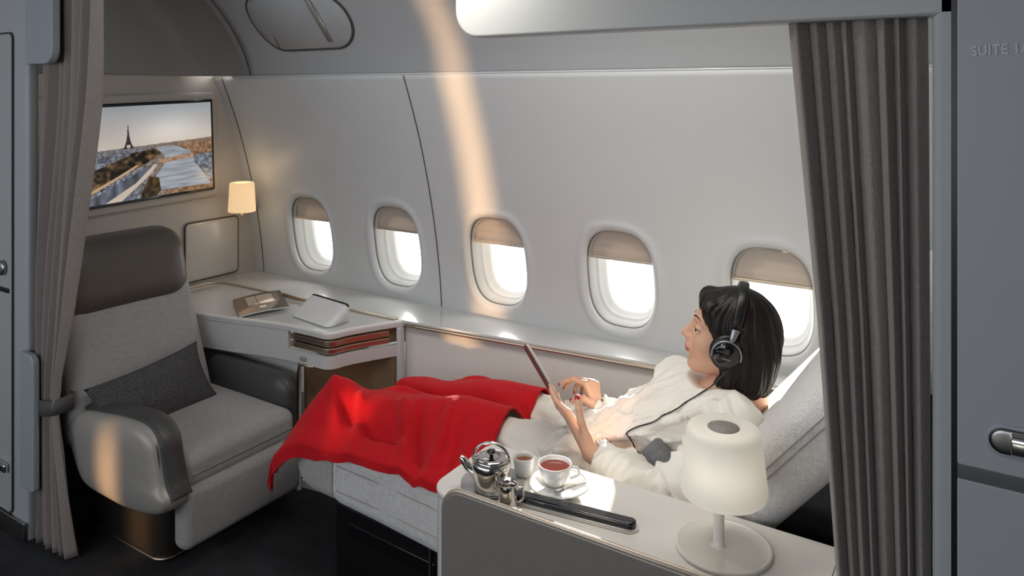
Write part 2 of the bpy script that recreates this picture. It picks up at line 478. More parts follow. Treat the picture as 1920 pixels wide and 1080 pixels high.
desc = ['smallest leftmost window beside the wall lamp', 'second window from the left, above the white pouch', 'middle window with warm streak of light beside it', 'fourth window, between the tablet and the head', 'largest window behind the seated woman\'s head']
for i, xc in enumerate(XC):
    yb = float(ywall(WC))
    win = thing('window_%d' % (i + 1), (xc, yb, WZ0), desc[i], 'window', kind='structure')
    T = np.linspace(0, 2 * math.pi, 96, endpoint=False)
    def ring(g, dy, sh=2.9, flat=False):
        x, z = opening(T, g, sh); y = ywall(z) if not flat else np.full_like(z, yb + .0)
        return np.stack([xc + x, y + dy, z], 1)
    # dark seal, reveal tunnel, inner rim
    secs = [ring(-.000, .008), ring(-.0035, .012), ring(-.004, .020)]
    mesh('seal', *loft(secs, cap=False), mat('window_seal', (.13, .12, .11), .6), win)
    secs = [ring(-.003, .016), ring(-.007, .022), ring(-.013, .050), ring(-.019, .060), ring(-.022, .064), ring(-.024, .088), ring(-.034, .098), ring(-.036, .125)]
    mesh('window_frame', *loft(secs, cap=False), M['reveal'], win)
    # glass pane
    g = [ring(-.034, .110), ring(-.034, .114)]
    mesh('pane', *loft(g), M['glass'], win)
    # half drawn blind
    x, z = opening(T, -.008); zc = .938 - (.012 if i == 4 else 0); sel = z >= zc
    xs = np.linspace(-1, 1, 25); zs = np.linspace(zc, WZ1 - .0085, 14)
    P = np.zeros((25, 14, 3))
    for k, zz in enumerate(zs):
        t = min(1, abs(zz - WC) / (WH - .008)); hwid = (WW - .008) * (1 - t ** 2.9) ** (1 / 2.9)
        P[:, k, 0] = xc + xs * max(hwid, .002); P[:, k, 2] = zz; P[:, k, 1] = ywall(zz) + .030 + .0015 * math.sin(k * 1.6)
    b = bld = mesh('blind', *grid(P), M['blind'], win); solid(b, .003)
    hwid = (WW - .008) * (1 - (abs(zc - WC) / (WH - .008)) ** 2.9) ** (1 / 2.9)
    mesh('blind_edge', *rbox((xc, float(ywall(zc)) + .027, zc), (2 * hwid, .009, .010), .003, 3), M['gold_soft'], bld)

# seams of the sidewall panels
def seam(x, z0, z1, yf, name, w=.0035, m=None):
    z = np.linspace(z0, z1, 30); P = np.zeros((2, 30, 3)); P[0, :, 0] = x - w / 2; P[1, :, 0] = x + w / 2; P[..., 2] = z; P[..., 1] = yf(z) - .0035
    o = mesh(name, *grid(P), m or M['seam'], smooth=True); solid(o, .002)
    return o
tag(seam(-3.075, .64, 1.61, ywall, 'trim_1'), 'thin dark joint in the sidewall near the screen', 'trim', kind='structure')
tag(seam(-1.945, .64, 1.61, ywall, 'trim_2'), 'thin dark joint in the sidewall between second and third window', 'trim', kind='structure')

# upper curved panels above the windows
up = smooth_path([(2.262, 1.618), (2.235, 1.70), (2.18, 1.80), (2.09, 1.91), (1.96, 2.02), (1.80, 2.10), (1.60, 2.15)], 6)[:, :2]
def upy(z): return np.interp(z, up[:, 1], up[:, 0])
def upper(x0, x1, nx=80):
    P = np.zeros((nx, len(up), 3)); P[..., 0] = np.linspace(x0, x1, nx)[:, None]; P[..., 1] = up[:, 0]; P[..., 2] = up[:, 1]; return grid(P)
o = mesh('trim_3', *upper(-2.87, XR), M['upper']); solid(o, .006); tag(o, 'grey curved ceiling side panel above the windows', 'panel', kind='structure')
# dark corner panel: continues and wraps round to the bulkhead
n = 16; P = []
for (yy, zz) in up:
    row = [(-2.87, yy, zz)]
    r_ = .22
    for k in range(n + 1):
        a = R(90 * k / n); row.append((-2.92 - r_ * math.sin(a), yy - r_ * (1 - math.cos(a)), zz))
    row.append((-3.14, .9, zz)); P.append(row)
o = mesh('trim_4', *grid(np.array(P)), M['dark_panel']); solid(o, .006); tag(o, 'dark grey ceiling corner panel above the screen', 'panel', kind='structure')
tag(seam(-2.87, 1.62, 2.05, upy, 'trim_5'), 'dark joint beside the ceiling corner panel', 'trim', kind='structure')
# narrow lit reveal between sidewall and upper panels
o = mesh('trim_6', *rbox(((XL + XR) / 2, 2.262, 1.6165), (XR - XL, .016, .006), .002, 2), M['wall']); tag(o, 'thin pale cornice strip above the windows', 'trim', kind='structure')

# bulkhead with the screen
o = slab('wall_left', (-3.20, 1.26, 0), (-3.14, 2.52, 2.15), M['bulkhead'], 'warm grey bulkhead that carries the screen', 'wall')

# near partitions of the suite
def partition(name, x0, x1, label, y0=1.235, y1=1.275, r=.012):
    V, F = prism(rrect(x0, x1, y0, y1, r, 6), 2, 0, 2.15)
    o = mesh(name, V, F, M['partition']); auto(o); tag(o, label, 'wall', kind='structure'); return o
# prism axis 2 expects polygon in (x,y)
partition('wall_near_left', -4.15, -2.785, 'blue grey wardrobe partition at the left edge', 1.27, 1.31, .014)
partition('wall_near_right', -.066, 1.35, 'blue grey suite partition at the right edge', 1.20, 1.26, .012)
mesh('baseboard_left', *rbox((-3.46, 1.264, .032), (1.35, .012, .062), .003, 2), M['metal_brushed'])
tag(bpy.data.objects['baseboard_left'], 'brushed metal kick plate at the foot of the left partition', 'baseboard', kind='structure')

# wardrobe door in the left partition
d = thing('door_1', (-3.2, 1.262, .1), 'blue grey wardrobe door at the left edge with dark strip', 'door', kind='structure')
o = mesh('door_leaf', *prism(rrect(-3.55, -2.884, .07, 1.75, .02, 5), 1, 1.262, 1.272), M['partition'], d); auto(o); bevel(o, .002)
fr = np.array([(x, 1.266, z) for x, z in rrect(-3.553, -2.881, .067, 1.753, .022, 5)])
mesh('door_gap', *tube(fr, .0035, 6, closed=True), M['seam'], d)
mesh('strip', *rbox((-3.225, 1.26, .847), (.66, .006, .016), .002, 2), M['black'], d)
mesh('knob', *lathe([(0, .012), (.02, .012), (.026, .008), (.027, 0), (.018, -.002), (.018, -.004), (0, -.004)], (-2.935, 1.258, .925), 28, rot('X', 90)), M['metal_brushed'], d)
o = mesh('handle', *rbox((-2.930, 1.252, .228), (.075, .02, .032), .0095, 5), M['metal'], d)
# fins that hold the curtain
o = mesh('trim_7', *prism(rrect(-2.785, -2.605, 1.64, 2.14, [.0, .05, 0, 0], 8), 1, 1.262, 1.29), M['partition_light']); auto(o); bevel(o, .004); tag(o, 'upper grey fin with rounded corner covering the curtain top', 'trim', kind='structure')
o = mesh('trim_8', *prism(rrect(-2.785, -2.695, .20, .66, [0, .012, .035, 0], 8), 1, 1.246, 1.268), M['partition_light']); auto(o); bevel(o, .004); tag(o, 'lower grey fin holding the edge of the gathered curtain', 'trim', kind='structure')

# suite door panel at right
d = thing('door_2', (.1, 1.192, .1), 'blue grey suite door panel lettered SUITE 1A', 'door', kind='structure')
for (z0, z1, nm) in ((.01, 1.021, 'lower_panel'), (1.041, 2.13, 'upper_panel')):
    o = mesh(nm, *prism(rrect(-.035, .9, z0, z1, .003, 3), 1, 1.186, 1.199), M['partition'], d); auto(o); bevel(o, .0015)
slab('gap', (-.0425, 1.193, .0), (-.035, 1.202, 2.13), M['black'], '', '', d)
mesh('strip', *rbox((.43, 1.193, 1.031), (.93, .008, .020), .001, 2), mat('strip_slate', (.10, .108, .112), .4), d)
mesh('handle_plate', *rbox((.072, 1.1855, 1.086), (.15, .006, .044), (.021, .0028, .021), 8), M['partition_light'], d)
mesh('handle_recess', *rbox((.072, 1.1835, 1.086), (.142, .004, .034), (.0168, .0018, .0168), 8), M['black'], d)
mesh('handle_back', *rbox((.072, 1.1825, 1.086), (.136, .004, .029), (.0144, .0018, .0144), 8), M['metal_brushed'], d)
mesh('handle', *rbox((.072, 1.177, 1.086), (.095, .016, .028), (.003, .007, .010), 5), M['metal'], d)
def lettering(txt, size, loc, rotm, name, m, parent, depth=.0008, sx=.79):
    cu = bpy.data.curves.new('t', 'FONT'); cu.body = txt; cu.size = size; cu.extrude = depth; cu.bevel_depth = 0; cu.space_character = 1.12; cu.offset = .0004
    t = bpy.data.objects.new('t', cu); COL.objects.link(t); bpy.context.view_layer.update()
    dg = bpy.context.evaluated_depsgraph_get(); me = bpy.data.meshes.new_from_object(t.evaluated_get(dg))
    V = np.array([v.co[:] for v in me.vertices]); F = [tuple(p.vertices) for p in me.polygons]
    bpy.data.objects.remove(t); V[:, 0] *= sx
    V = V @ np.asarray(rotm).T + np.array(loc)
    return mesh(name, V, F, m, parent, smooth=False)
rt = np.array(Matrix.Rotation(R(-3.0), 3, 'Y') @ Matrix.Rotation(R(90), 3, 'X'))
lettering('SUITE 1A', .0190, (-.0185, 1.185, 1.597), rt, 'lettering', mat('embossed_letters', (.56, .58, .60), .4), d)

# overhead header with rounded end above the doorway
hd = mesh('trim_9', *prism(rrect(-.90, .6, 1.655, 2.14, [.055, 0, 0, 0], 14), 1, 1.20, 1.25), mat('header_satin', (.42, .42, .41), .38)); auto(hd); bevel(hd, .005)
tag(hd, 'satin grey overhead header with a rounded end above the right curtain', 'header', kind='structure')

# window ledge
def led_y(x): return np.interp(x, [-3.14, -1.955, -.6, .30], [2.272, 2.272, 2.395, 2.45])
xs = [-3.14, -2.6, -1.955, -1.5, -1.1, -.6, -.2, .30]
poly = [(x, float(led_y(x))) for x in xs] + [(x, 2.502) for x in xs[::-1]]
V, F = prism(poly, 2, .612, .636); o = mesh('window_ledge', V, F, M['ledge']); auto(o); bevel(o, .003)
tag(o, 'long pale ledge running under the five windows', 'ledge')
yl = np.array([(x, float(led_y(x)) - .003, .621) for x in np.linspace(-1.95, .3, 40)])
mesh('edge_trim', *tube(yl, .0075, 8), M['gold'], o)
P = np.zeros((40, 2, 3)); xx = np.linspace(-1.955, .3, 40); P[..., 0] = xx[:, None]; P[..., 1] = (led_y(xx) + .012)[:, None]; P[:, 0, 2] = 0.0; P[:, 1, 2] = .612
o = mesh('trim_10', *grid(P), M['ledge_panel']); solid(o, .012); tag(o, 'cream panel between the window ledge and the bed', 'panel', kind='structure')

# =================================================================== SCREEN, WALL PANEL, WALL LAMP
def paint_city(w=360, h=214):
    X, Y = np.meshgrid(np.linspace(0, 1, w), np.linspace(1, 0, h))      # X right, Y up
    rng = np.random.RandomState(3)
    def noise(sx, sy, seed):
        r = np.random.RandomState(seed); g = r.rand(sy + 2, sx + 2)
        fx = X * sx; fy = Y * sy; i = fx.astype(int); j = fy.astype(int); u = fx - i; v = fy - j
        return (g[j, i] * (1 - u) * (1 - v) + g[j, i + 1] * u * (1 - v) + g[j + 1, i] * (1 - u) * v + g[j + 1, i + 1] * u * v)
    C = np.zeros((h, w, 3))
    hz = .535 + .055 * X + .01 * noise(9, 1, 1)
    t = np.clip((Y - hz) / (1 - hz), 0, 1)[..., None]
    sky = (1 - t) * np.array([.76, .71, .66]) + t * np.array([.56, .58, .60])
    sky += .14 * np.exp(-((X - .72) ** 2 / .05 + (Y - .72) ** 2 / .03))[..., None] + .04 * (noise(5, 9, 7) - .5)[..., None]
    C[:] = sky
    land = Y < hz
    city = np.stack([.42 + .42 * (noise(110, 80, 2) - .4)] * 3, -1) * np.array([.95, .98, 1.05]) - .12 * (noise(40, 30, 8) - .2)[..., None]
    orange = np.array([.55, .42, .32]) * (.6 + .7 * noise(70, 50, 4)[..., None])
    far = np.clip((X - .45) * 3, 0, 1)[..., None]
    g = city * (1 - far) + orange * far
    hazy = np.clip(1 - (hz - Y) * 14, 0, 1)[..., None]
    g = g * (1 - .6 * hazy) + .6 * hazy * np.array([.46, .43, .41])
    C = np.where(land[..., None], g, C)
    def poly(pts):
        ins = np.zeros_like(X, bool); n_ = len(pts)
        for a in range(n_):
            x1, y1 = pts[a]; x2, y2 = pts[(a + 1) % n_]
            c = ((y1 > Y) != (y2 > Y)) & (X < (x2 - x1) * (Y - y1) / (y2 - y1 + 1e-12) + x1); ins ^= c
        return ins
    river = poly([(.62, .06), (.60, .22), (.66, .34), (.66, .45), (.60, .53), (.72, .545), (.84, .46), (.86, .40), (.87, .33), (.96, .12), (.99, .05)])
    rc = np.array([.58, .60, .63]) * (.85 + .3 * noise(14, 60, 5)[..., None])
    C = np.where(river[..., None], rc, C)
    br = poly([(.62, .37), (.62, .40), (.86, .43), (.86, .385), (.66, .355)])
    C = np.where(br[..., None], np.array([.66, .52, .42]) * (.7 + .5 * noise(60, 60, 11)[..., None]), C)
    blk = poly([(.86, .34), (.88, .40), (1, .42), (1, .08), (.98, .10)])
    C = np.where(blk[..., None], np.array([.40, .42, .46]) * (.5 + noise(60, 50, 6)[..., None]), C)
    trees = poly([(0, .27), (.14, .31), (.3, .40), (.42, .47), (.46, .50), (.60, .52), (.64, .47), (.58, .40), (.5, .34), (.38, .27), (.22, .12), (.0, .0)])
    tc = np.array([.33, .26, .17]) * np.clip(noise(46, 34, 9) * 2.0 - .35, .08, 1.6)[..., None]
    C = np.where(trees[..., None], tc, C)
    road = poly([(.0, .0), (.06, .0), (.40, .27), (.50, .36), (.47, .36), (.34, .25)])
    C = np.where(road[..., None], np.array([.72, .60, .46]), C)
    road = poly([(.12, .0), (.36, .0), (.52, .22), (.60, .34), (.56, .34), (.40, .22)])
    C = np.where(road[..., None], np.array([.30, .32, .36]) * (.6 + .9 * noise(30, 8, 12)[..., None]), C)
    road = poly([(.28, .0), (.38, .0), (.56, .24), (.615, .35), (.59, .35), (.47, .17)])
    C = np.where(road[..., None], np.array([.76, .70, .64]), C)
    tr = poly([(.50, .05), (.56, .22), (.62, .20), (.63, .06), (.60, .0), (.5, .0)])
    C = np.where(tr[..., None], np.array([.22, .17, .09]) * (.4 + 1.3 * noise(60, 40, 13)[..., None]), C)
    # slender lattice tower on the skyline
    tx = .43; k = (Y - .545) / (.80 - .545); wdt = .0035 + .030 * np.clip(1 - k, 0, 1) ** 2.6
    tw = (np.abs(X - tx) < wdt) & (k > 0) & (k < 1)
    legs = (k < .17) & (np.abs(X - tx) < .012)
    tw &= ~legs
    C = np.where(tw[..., None], np.array([.20, .16, .16]), C)
    return np.clip(C, 0.005, 1)[::-1]
def picture(name, C, corner, du, dv, m, parent):
    """picture on a flat mesh; C[h,w,3] bottom row first; corner + u*du + v*dv"""
    h, w = C.shape[:2]; U, Vv = np.meshgrid(np.linspace(0, 1, w + 1), np.linspace(0, 1, h + 1))
    P = np.array(corner) + U[..., None] * np.array(du) + Vv[..., None] * np.array(dv)
    V, F = grid(P)
    o = mesh(name, V, F, m, parent, smooth=False)
    a = o.data.color_attributes.new('picture', 'FLOAT_COLOR', 'CORNER')
    cc = np.repeat(np.concatenate([C.reshape(-1, 3), np.ones((h * w, 1))], 1), 4, axis=0)
    a.data.foreach_set('color', cc.astype(np.float32).ravel())
    return o
tv = thing('television', (-3.12, 1.86, 1.05), 'wide flat screen showing a city river and tower at sunset', 'television')
tr = rot('X', 1.9)
tc_ = np.array([-3.118, 1.865, 1.283])
def tvp(dx, dy, dz): return tc_ + tr @ np.array([dx, dy, dz])
V, F = rbox((0, 0, 0), (.020, .80, .50), (.008, .02, .02), 4); mesh('surround', V @ tr.T + tc_ + (-.01, .0, 0), F, M['bulkhead'], tv)
V, F = rbox((0, 0, 0), (.020, .742, .432), (.006, .008, .008), 4); mesh('bezel', V @ tr.T + tc_ + (.003, 0, 0), F, M['black_gloss'], tv)
picture('display', paint_city() ** 2.2, tvp(.0137, -.355, -.202), tr @ np.array([0, .712, 0]), tr @ np.array([0, 0, .404]), picture_mat('screen_glow', .95), tv)

# flush cabinet door with rounded corners on the bulkhead
c = thing('wall_cabinet', (-3.14, 2.245, .66), 'flush pale cabinet door with rounded corners beside the armchair headrest', 'cabinet')
V, F = rbox((-3.133, 2.245, .795), (.014, .285, .27), (.004, .022, .022), 6); cdo = mesh('door', V, F, mat('cabinet_door', (.47, .45, .42), .3, coat=.3), c)
fr = np.array([(-3.131, y, z) for y, z in rrect(2.100, 2.390, .657, .933, .024, 6)])
mesh('edge_trim', *tube(fr, .003, 6, closed=True), M['seam'], cdo)
s = thing('wall_socket', (-3.138, 2.335, .647), 'small pale socket plate low on the bulkhead beside the ledge', 'socket')
# kept just above the ledge
V, F = rbox((-3.137, 2.10, .646 - .003), (.008, .05, .018), .003, 4); mesh('plate', V, F, M['bulkhead'], s)
for k in (-.008, .008):
    V, F = rbox((-3.1325, 2.10 + k, .643), (.003, .008, .006), .001, 2); mesh('port', V, F, M['black'], s)

l = thing('wall_lamp', (-3.04, 2.33, .97), 'small cream wall lamp with cylindrical shade glowing beside the screen', 'lamp')
lc = np.array([-2.965, 2.285, 1.05])
prof = [(.060, -.069), (.0625, -.067), (.063, -.064), (.056, .062), (.054, .066), (.050, .068), (.020, .068)]
mesh('shade', *lathe(prof, lc, 48), M['shade_warm'], l)
mesh('arm', *tube(smooth_path([(-3.035, 2.37, .985), (-3.01, 2.34, .985), (-2.985, 2.30, .985), lc + (0, 0, -.055)], 5), .005, 10), M['gold'], l)
mesh('wall_plate', *rbox((-3.05, 2.395, .985), (.05, .05, .05), .012, 5), M['gold'], l)
mesh('pull_switch', *tube([lc + (.012, -.01, -.06), lc + (.012, -.01, -.085)], .003, 8), M['gold'], l)
mesh('diffuser', *lathe([(0.001, -.030), (.02, -.030), (.022, -.02), (.018, .01), (0.001, .014)], lc, 20), mat('bulb_glass', (.9, .85, .75), .4, emit=((1, .78, .5), 2.0)), l)
lamp('POINT', 'wall_lamp_light', tuple(lc + np.array([0, 0, .085])), (-3, 2.3, 1.4), .28, (1, .72, .42), shadow_soft_size=.03)
lamp('POINT', 'wall_lamp_light_below', tuple(lc + np.array([0, 0, -.09])), (-3, 2.3, .6), .2, (1, .72, .42), shadow_soft_size=.03)

# emergency light and small hatch in the upper panel
e = thing('oxygen_hatch', (-2.40, 2.15, 1.80), 'oval flush hatch with round vent in the upper panel', 'hatch')
def upsurf(x, s, off=.0):
    """s = distance up the panel from its lower edge"""
    seg = np.r_[0, np.cumsum(np.hypot(np.diff(up[:, 0]), np.diff(up[:, 1])))]
    y = np.interp(s, seg, up[:, 0]); z = np.interp(s, seg, up[:, 1])
    y2 = np.interp(s + .002, seg, up[:, 0]); z2 = np.interp(s + .002, seg, up[:, 1])
    t = np.stack([y2 - y, z2 - z], -1); t /= np.linalg.norm(t, axis=-1, keepdims=True)
    nY, nZ = -t[..., 1], t[..., 0]          # towards the room (-y, -z)
    nY, nZ = np.where(nY > 0, -nY, nY), np.where(nY > 0, -nZ, nZ)
    return np.stack([np.broadcast_to(x, y.shape), y + nY * off, z + nZ * off], -1)
def upmap(uv, off):
    uv = np.array(uv); return upsurf(uv[:, 0], uv[:, 1], off)
loop = rrect(-2.70, -2.13, .118, .40, .135, 16)
big = [(-2.415 + (a + 2.415) * 1.02, .259 + (b - .259) * 1.04) for a, b in loop]
mesh('gap', *tube(upmap(loop, .004), .0065, 8, closed=True), M['seam'], e)
V, F = loft([upmap(loop, -.002), upmap(loop, .005), upmap([(-2.415 + (a + 2.415) * .985, .259 + (b - .259) * .97) for a, b in loop], .009)]); mesh('cover', V, F, M['upper'], e)
V, F = tube(upmap([(-2.61, .13 + .02 * 0 + k * .02) for k in range(0, 14)], .010), .0016, 6); mesh('joint', V, F, M['seam'], e)
V, F = loft([upmap([(-2.30, .15), (-2.275, .15), (-2.275, .39), (-2.30, .39)], .010), upmap([(-2.30, .15), (-2.275, .15), (-2.275, .39), (-2.30, .39)], .0125)]); mesh('strip', V, F, M['seam_mid'], e)
q = [(-2.655 + .020 * math.cos(t), .215 + .020 * math.sin(t)) for t in np.linspace(0, 2 * math.pi, 24, endpoint=False)]
mesh('vent', *loft([upmap(q, .008), upmap(q, .013)]), M['lamp_grey'], e)
q = [(-2.225, .275), (-2.185, .27), (-2.185, .282)]
mesh('marker', *loft([upmap(q, .009), upmap(q, .0115)]), M['seam'], e)

# =================================================================== DESK UNIT
dk = thing('side_desk', (-2.5, 2.1, 0), 'white corner desk unit with rounded front beside the armchair', 'desk')
outline = [(-3.138, 1.875), (-2.95, 1.878), (-2.74, 1.893), (-2.55, 1.93), (-2.42, 1.965), (-2.30, 1.985), (-2.18, 1.99)]
arc = [(-2.12 + .05 * math.cos(a), 2.045 - .055 * math.sin(a) * 1.0) for a in np.linspace(R(90), R(0), 8)]
right = [(-2.055, 2.09), (-2.02, 2.16), (-1.985, 2.225), (-1.958, 2.27)]
OUT = outline + arc + right
def band(pts, z0, z1, t=.018, inset=0.):
    """a wall that follows the outline, thickness t inwards"""
    P = np.array(pts, float); T = np.gradient(P, axis=0); T /= np.linalg.norm(T, axis=1, keepdims=True)
    Nn = np.stack([-T[:, 1], T[:, 0]], 1)
    a = P + Nn * inset; b = P + Nn * (inset + t)
    loop = list(map(tuple, a)) + list(map(tuple, b[::-1]))
    return prism(loop, 2, z0, z1)
top = OUT + [(-3.138, 2.27)]
o = mesh('desktop', *prism(top, 2, .612, .632), M['ledge'], dk); auto(o); bevel(o, .003)
rim = np.array([(x, y, .633) for x, y in OUT]); 
P_ = np.array(OUT); T_ = np.gradient(P_, axis=0); T_ /= np.linalg.norm(T_, axis=1, keepdims=True); Nn_ = np.stack([-T_[:, 1], T_[:, 0]], 1)
rim = np.concatenate([P_ + Nn_ * .008, np.full((len(P_), 1), .632)], 1)
mesh('lip', *tube(smooth_path(rim, 3), .0075, 8), M['console'], dk)
mesh('back_trim', *tube([(-3.12, 1.86, .637), (-3.118, 2.20, .637), (-3.09, 2.255, .637), (-3.03, 2.266, .637), (-1.99, 2.268, .637)], .006, 8), M['gold_soft'], dk)
i0 = 5   # outline index where the slot begins (x=-2.30)
o = mesh('apron', *band(outline[:i0 + 1], .545, .612), M['ledge'], dk, smooth=False)
full = OUT
o = mesh('front_panel', *band(full, .500, .545), M['ledge'], dk); auto(o)
o = mesh('side_panel', *band([(-3.138, 2.0), (-2.6, 2.0), (-2.30, 2.0), (-2.255, 1.992)], 0, .500), M['ledge'], dk); auto(o)
o = mesh('post', *rbox((-1.966, 2.262, .306), (.02, .03, .612), .004, 3), M['ledge'], dk)
slab('slot_floor', (-2.31, 2.0, .540), (-1.99, 2.26, .546), M['black'], '', '', dk) if False else None
o = mesh('slot_back', *band(OUT[5:], .546, .612, .004, .035), M['cubby'], dk); auto(o)
for k in range(2):
    o = mesh('tray', *band(OUT[i0:-1], .549 + .029 * k, .572 + .029 * k, .03, .014), M['gold'], dk); auto(o, 60); bevel(o, .0025)
# cubby below: bronze interior
o = mesh('cubby_back', *prism([(-2.26, 2.03), (-2.24, 2.03), (-2.10, 2.24), (-1.98, 2.24), (-1.98, 2.26), (-2.26, 2.26)], 2, .02, .50), M['cubby'], dk, smooth=False)
mesh('cubby_frame', *tube([(-2.243, 1.985, .03), (-2.243, 1.985, .47), (-2.235, 1.984, .49), (-2.215, 1.984, .498), (-2.16, 1.987, .499)], .004, 8), M['gold'], dk)
mesh('plinth', *prism([(-2.26, 2.02), (-2.08, 2.05), (-1.97, 2.25), (-2.26, 2.26)], 2, 0, .03), M['ledge'], dk, smooth=False)
V, F = rbox((-2.215, 1.984, .521), (.032, .006, .016), (.007, .002, .007), 6); mesh('button', V, F, M['lamp_grey'], dk)

# magazine
def mag_cover(w=60, h=44):
    X, Y = np.meshgrid(np.linspace(0, 1, w), np.linspace(0, 1, h)); C = np.zeros((h, w, 3)) + np.array([.10, .075, .06])
    C += (.12 * np.exp(-((X - .1) ** 2 / .03)))[..., None] * np.array([1, .55, .3])
    for cx, wd in ((.33, .10), (.62, .17)):
        mk = (np.abs(X - cx) < wd) & (Y > .38 + 1.2 * (X - cx) ** 2) & (Y < .90); C[mk] = (.52, .43, .36)
    mk = (np.abs(X - .86) < .05) & (Y > .35) & (Y < .9) & ((Y * 14).astype(int) % 2 == 0); C[mk] = (.35, .30, .27)
    mk = (np.abs(X - .5) < .07) & (np.abs(Y - .2) < .04); C[mk] = (.4, .38, .36)
    return C
mg = thing('magazine', (-2.6, 2.13, .634), 'dark brown magazine lying on the white desk', 'magazine')
p00 = np.array([-2.54, 1.945, .640]); p10 = np.array([-2.46, 2.13, .646]); p01 = np.array([-2.755, 2.075, .642]); p11 = np.array([-2.665, 2.255, .656])
U, Vv = np.meshgrid(np.linspace(0, 1, 61), np.linspace(0, 1, 45))
P = (1 - U)[..., None] * (1 - Vv)[..., None] * p00 + U[..., None] * (1 - Vv)[..., None] * p10 + (1 - U)[..., None] * Vv[..., None] * p01 + U[..., None] * Vv[..., None] * p11
P[..., 2] += .005 * np.sin(U * math.pi) + .004
V, F = grid(P); o = mesh('cover', V, F, picture_mat('magazine_print', 0, .35), mg)
a = o.data.color_attributes.new('picture', 'FLOAT_COLOR', 'CORNER')
cc = np.repeat(np.concatenate([mag_cover().reshape(-1, 3), np.ones((44 * 60, 1))], 1), 4, axis=0); a.data.foreach_set('color', cc.astype(np.float32).ravel())
P2 = P.copy(); P2[..., 2] -= .0012; P3 = P2.copy(); P3[..., 2] = np.maximum(P2[..., 2] - .006, .6345)
V1, F1 = grid(P2[::4, ::4]); V2, F2 = grid(P3[::4, ::4])
a_, b_ = P2[::4, ::4].shape[:2]
bd = [i * b_ for i in range(a_)] + [(a_ - 1) * b_ + j for j in range(1, b_)] + [i * b_ + b_ - 1 for i in range(a_ - 2, -1, -1)] + [j for j in range(b_ - 2, 0, -1)]
V, F = join((V1, F1), (V2, [f[::-1] for f in F2])); nn = len(V1)
F += [(bd[k], bd[(k + 1) % len(bd)], bd[(k + 1) % len(bd)] + nn, bd[k] + nn) for k in range(len(bd))]
mesh('pages', V, F, M['paper'], mg, smooth=False)

# dark pen-like strip at the rim and the white pouch
pn = mesh('pen', *tube([(-2.64, 2.245, .648), (-2.56, 2.243, .645), (-2.46, 2.24, .642)], [.006, .0065, .004], 10), M['cubby']); tag(pn, 'dark brown pen lying behind the magazine on the desk', 'pen')
wp = thing('pouch', (-2.26, 2.13, .634), 'white soft pouch with a dark zip edge leaning on the desk', 'pouch')
S0 = np.array([-2.385, 2.185, .634]); S1 = np.array([-2.135, 2.150, .634]); ax_ = S1 - S0; fw = np.array([-.01, -.105, 0])
secs = []
for t in np.linspace(0, 1, 20):
    e_ = min(1, min(t, 1 - t) / .09); sc = .80 + .2 * math.sqrt(max(0, 1 - (1 - e_) ** 2)); 
    prof = [(0, 0), (0, .35), (.0, .75), (.02, .98), (.10, 1.0), (.3, .84), (.6, .52), (.85, .26), (1.0, .12), (1.03, .04), (1.0, 0), (.6, 0), (.3, 0)]
    secs.append([S0 + ax_ * t + fw * a * sc + np.array([0, 0, .066 * b * sc]) for a, b in prof])
mesh('body', *loft(secs), M['white_soft'], wp)
mesh('zip', *tube(smooth_path([S0 + ax_ * t + np.array([0, .0, .066 * (1.0 if .05 < t < .95 else .9)]) for t in (0.02, .1, .5, .9, .985)], 5), .0042, 8), M['black'], wp)

# =================================================================== ARMCHAIR
ch = thing('armchair', (-2.45, 1.66, 0), 'grey upholstered companion armchair with brown leather headrest facing the bed', 'armchair')
o = mesh('base', *prism(rrect(-2.70, -2.27, 1.44, 1.92, .05, 8), 2, 0.0, .24), M['base_metal'], ch); auto(o); bevel(o, .006)
mesh('base_trim', *tube(np.array([(x, y, .012) for x, y in rrect(-2.702, -2.268, 1.438, 1.922, .05, 8)]), .006, 8, closed=True), M['gold'], ch)
# seat cushion with puffed top
def puff(ax, amt, s):
    def f(V):
        V = V.copy(); o2 = [i for i in range(3) if i != ax]
        w_ = np.clip(1 - (np.abs(V[:, o2[0]]) / (s[o2[0]] / 2)) ** 2.5, 0, 1) * np.clip(1 - (np.abs(V[:, o2[1]]) / (s[o2[1]] / 2)) ** 2.5, 0, 1)
        V[:, ax] += np.sign(V[:, ax]) * amt * w_ * (np.abs(V[:, ax]) > s[ax] * .2); return V
    return f
s_ = (.54, .455, .115)
cush = mesh('seat_cushion', *rbox((-2.415, 1.665, .325), s_, .038, 6, warp=puff(2, .016, s_)), M['fabric'], ch)
mesh('seat_piping', *tube(np.array([(-2.1435, y, .318) for y in np.linspace(1.465, 1.865, 20)]), .0022, 6), M['seam_mid'], cush)
s_ = (.075, .475, .20)
mesh('calf_rest', *rbox((-2.165, 1.665, .185), s_, .032, 6, warp=puff(0, .006, s_)), M['fabric'], ch)
# back: reclined slab, wide at the hips and narrower at the top
s_ = (.15, .52, .54)
def backwarp(V):
    V = puff(0, .02, s_)(V); t = (V[:, 2] / .27)
    V[:, 1] *= 1.0 - .05 * np.clip(t, -1, 1) ; V[:, 1] += .0
    V[:, 0] += .035 * (np.abs(V[:, 1]) / .26) ** 2.2      # wraps forward at the sides
    return V
mesh('backrest', *rbox((-2.745, 1.605, .560), s_, .065, 6, rotm=rot('Y', -16), warp=backwarp), M['fabric'], ch)
s_ = (.15, .50, .31)
mesh('headrest', *rbox((-2.795, 1.590, .858), s_, (.07, .10, .10), 7, rotm=rot('Y', -7), warp=backwarp), M['leather'], ch)
mesh('back_shell', *rbox((-2.87, 1.60, .45), (.10, .40, .70), .04, 5, rotm=rot('Y', -12)), M['leather_arm'], ch)
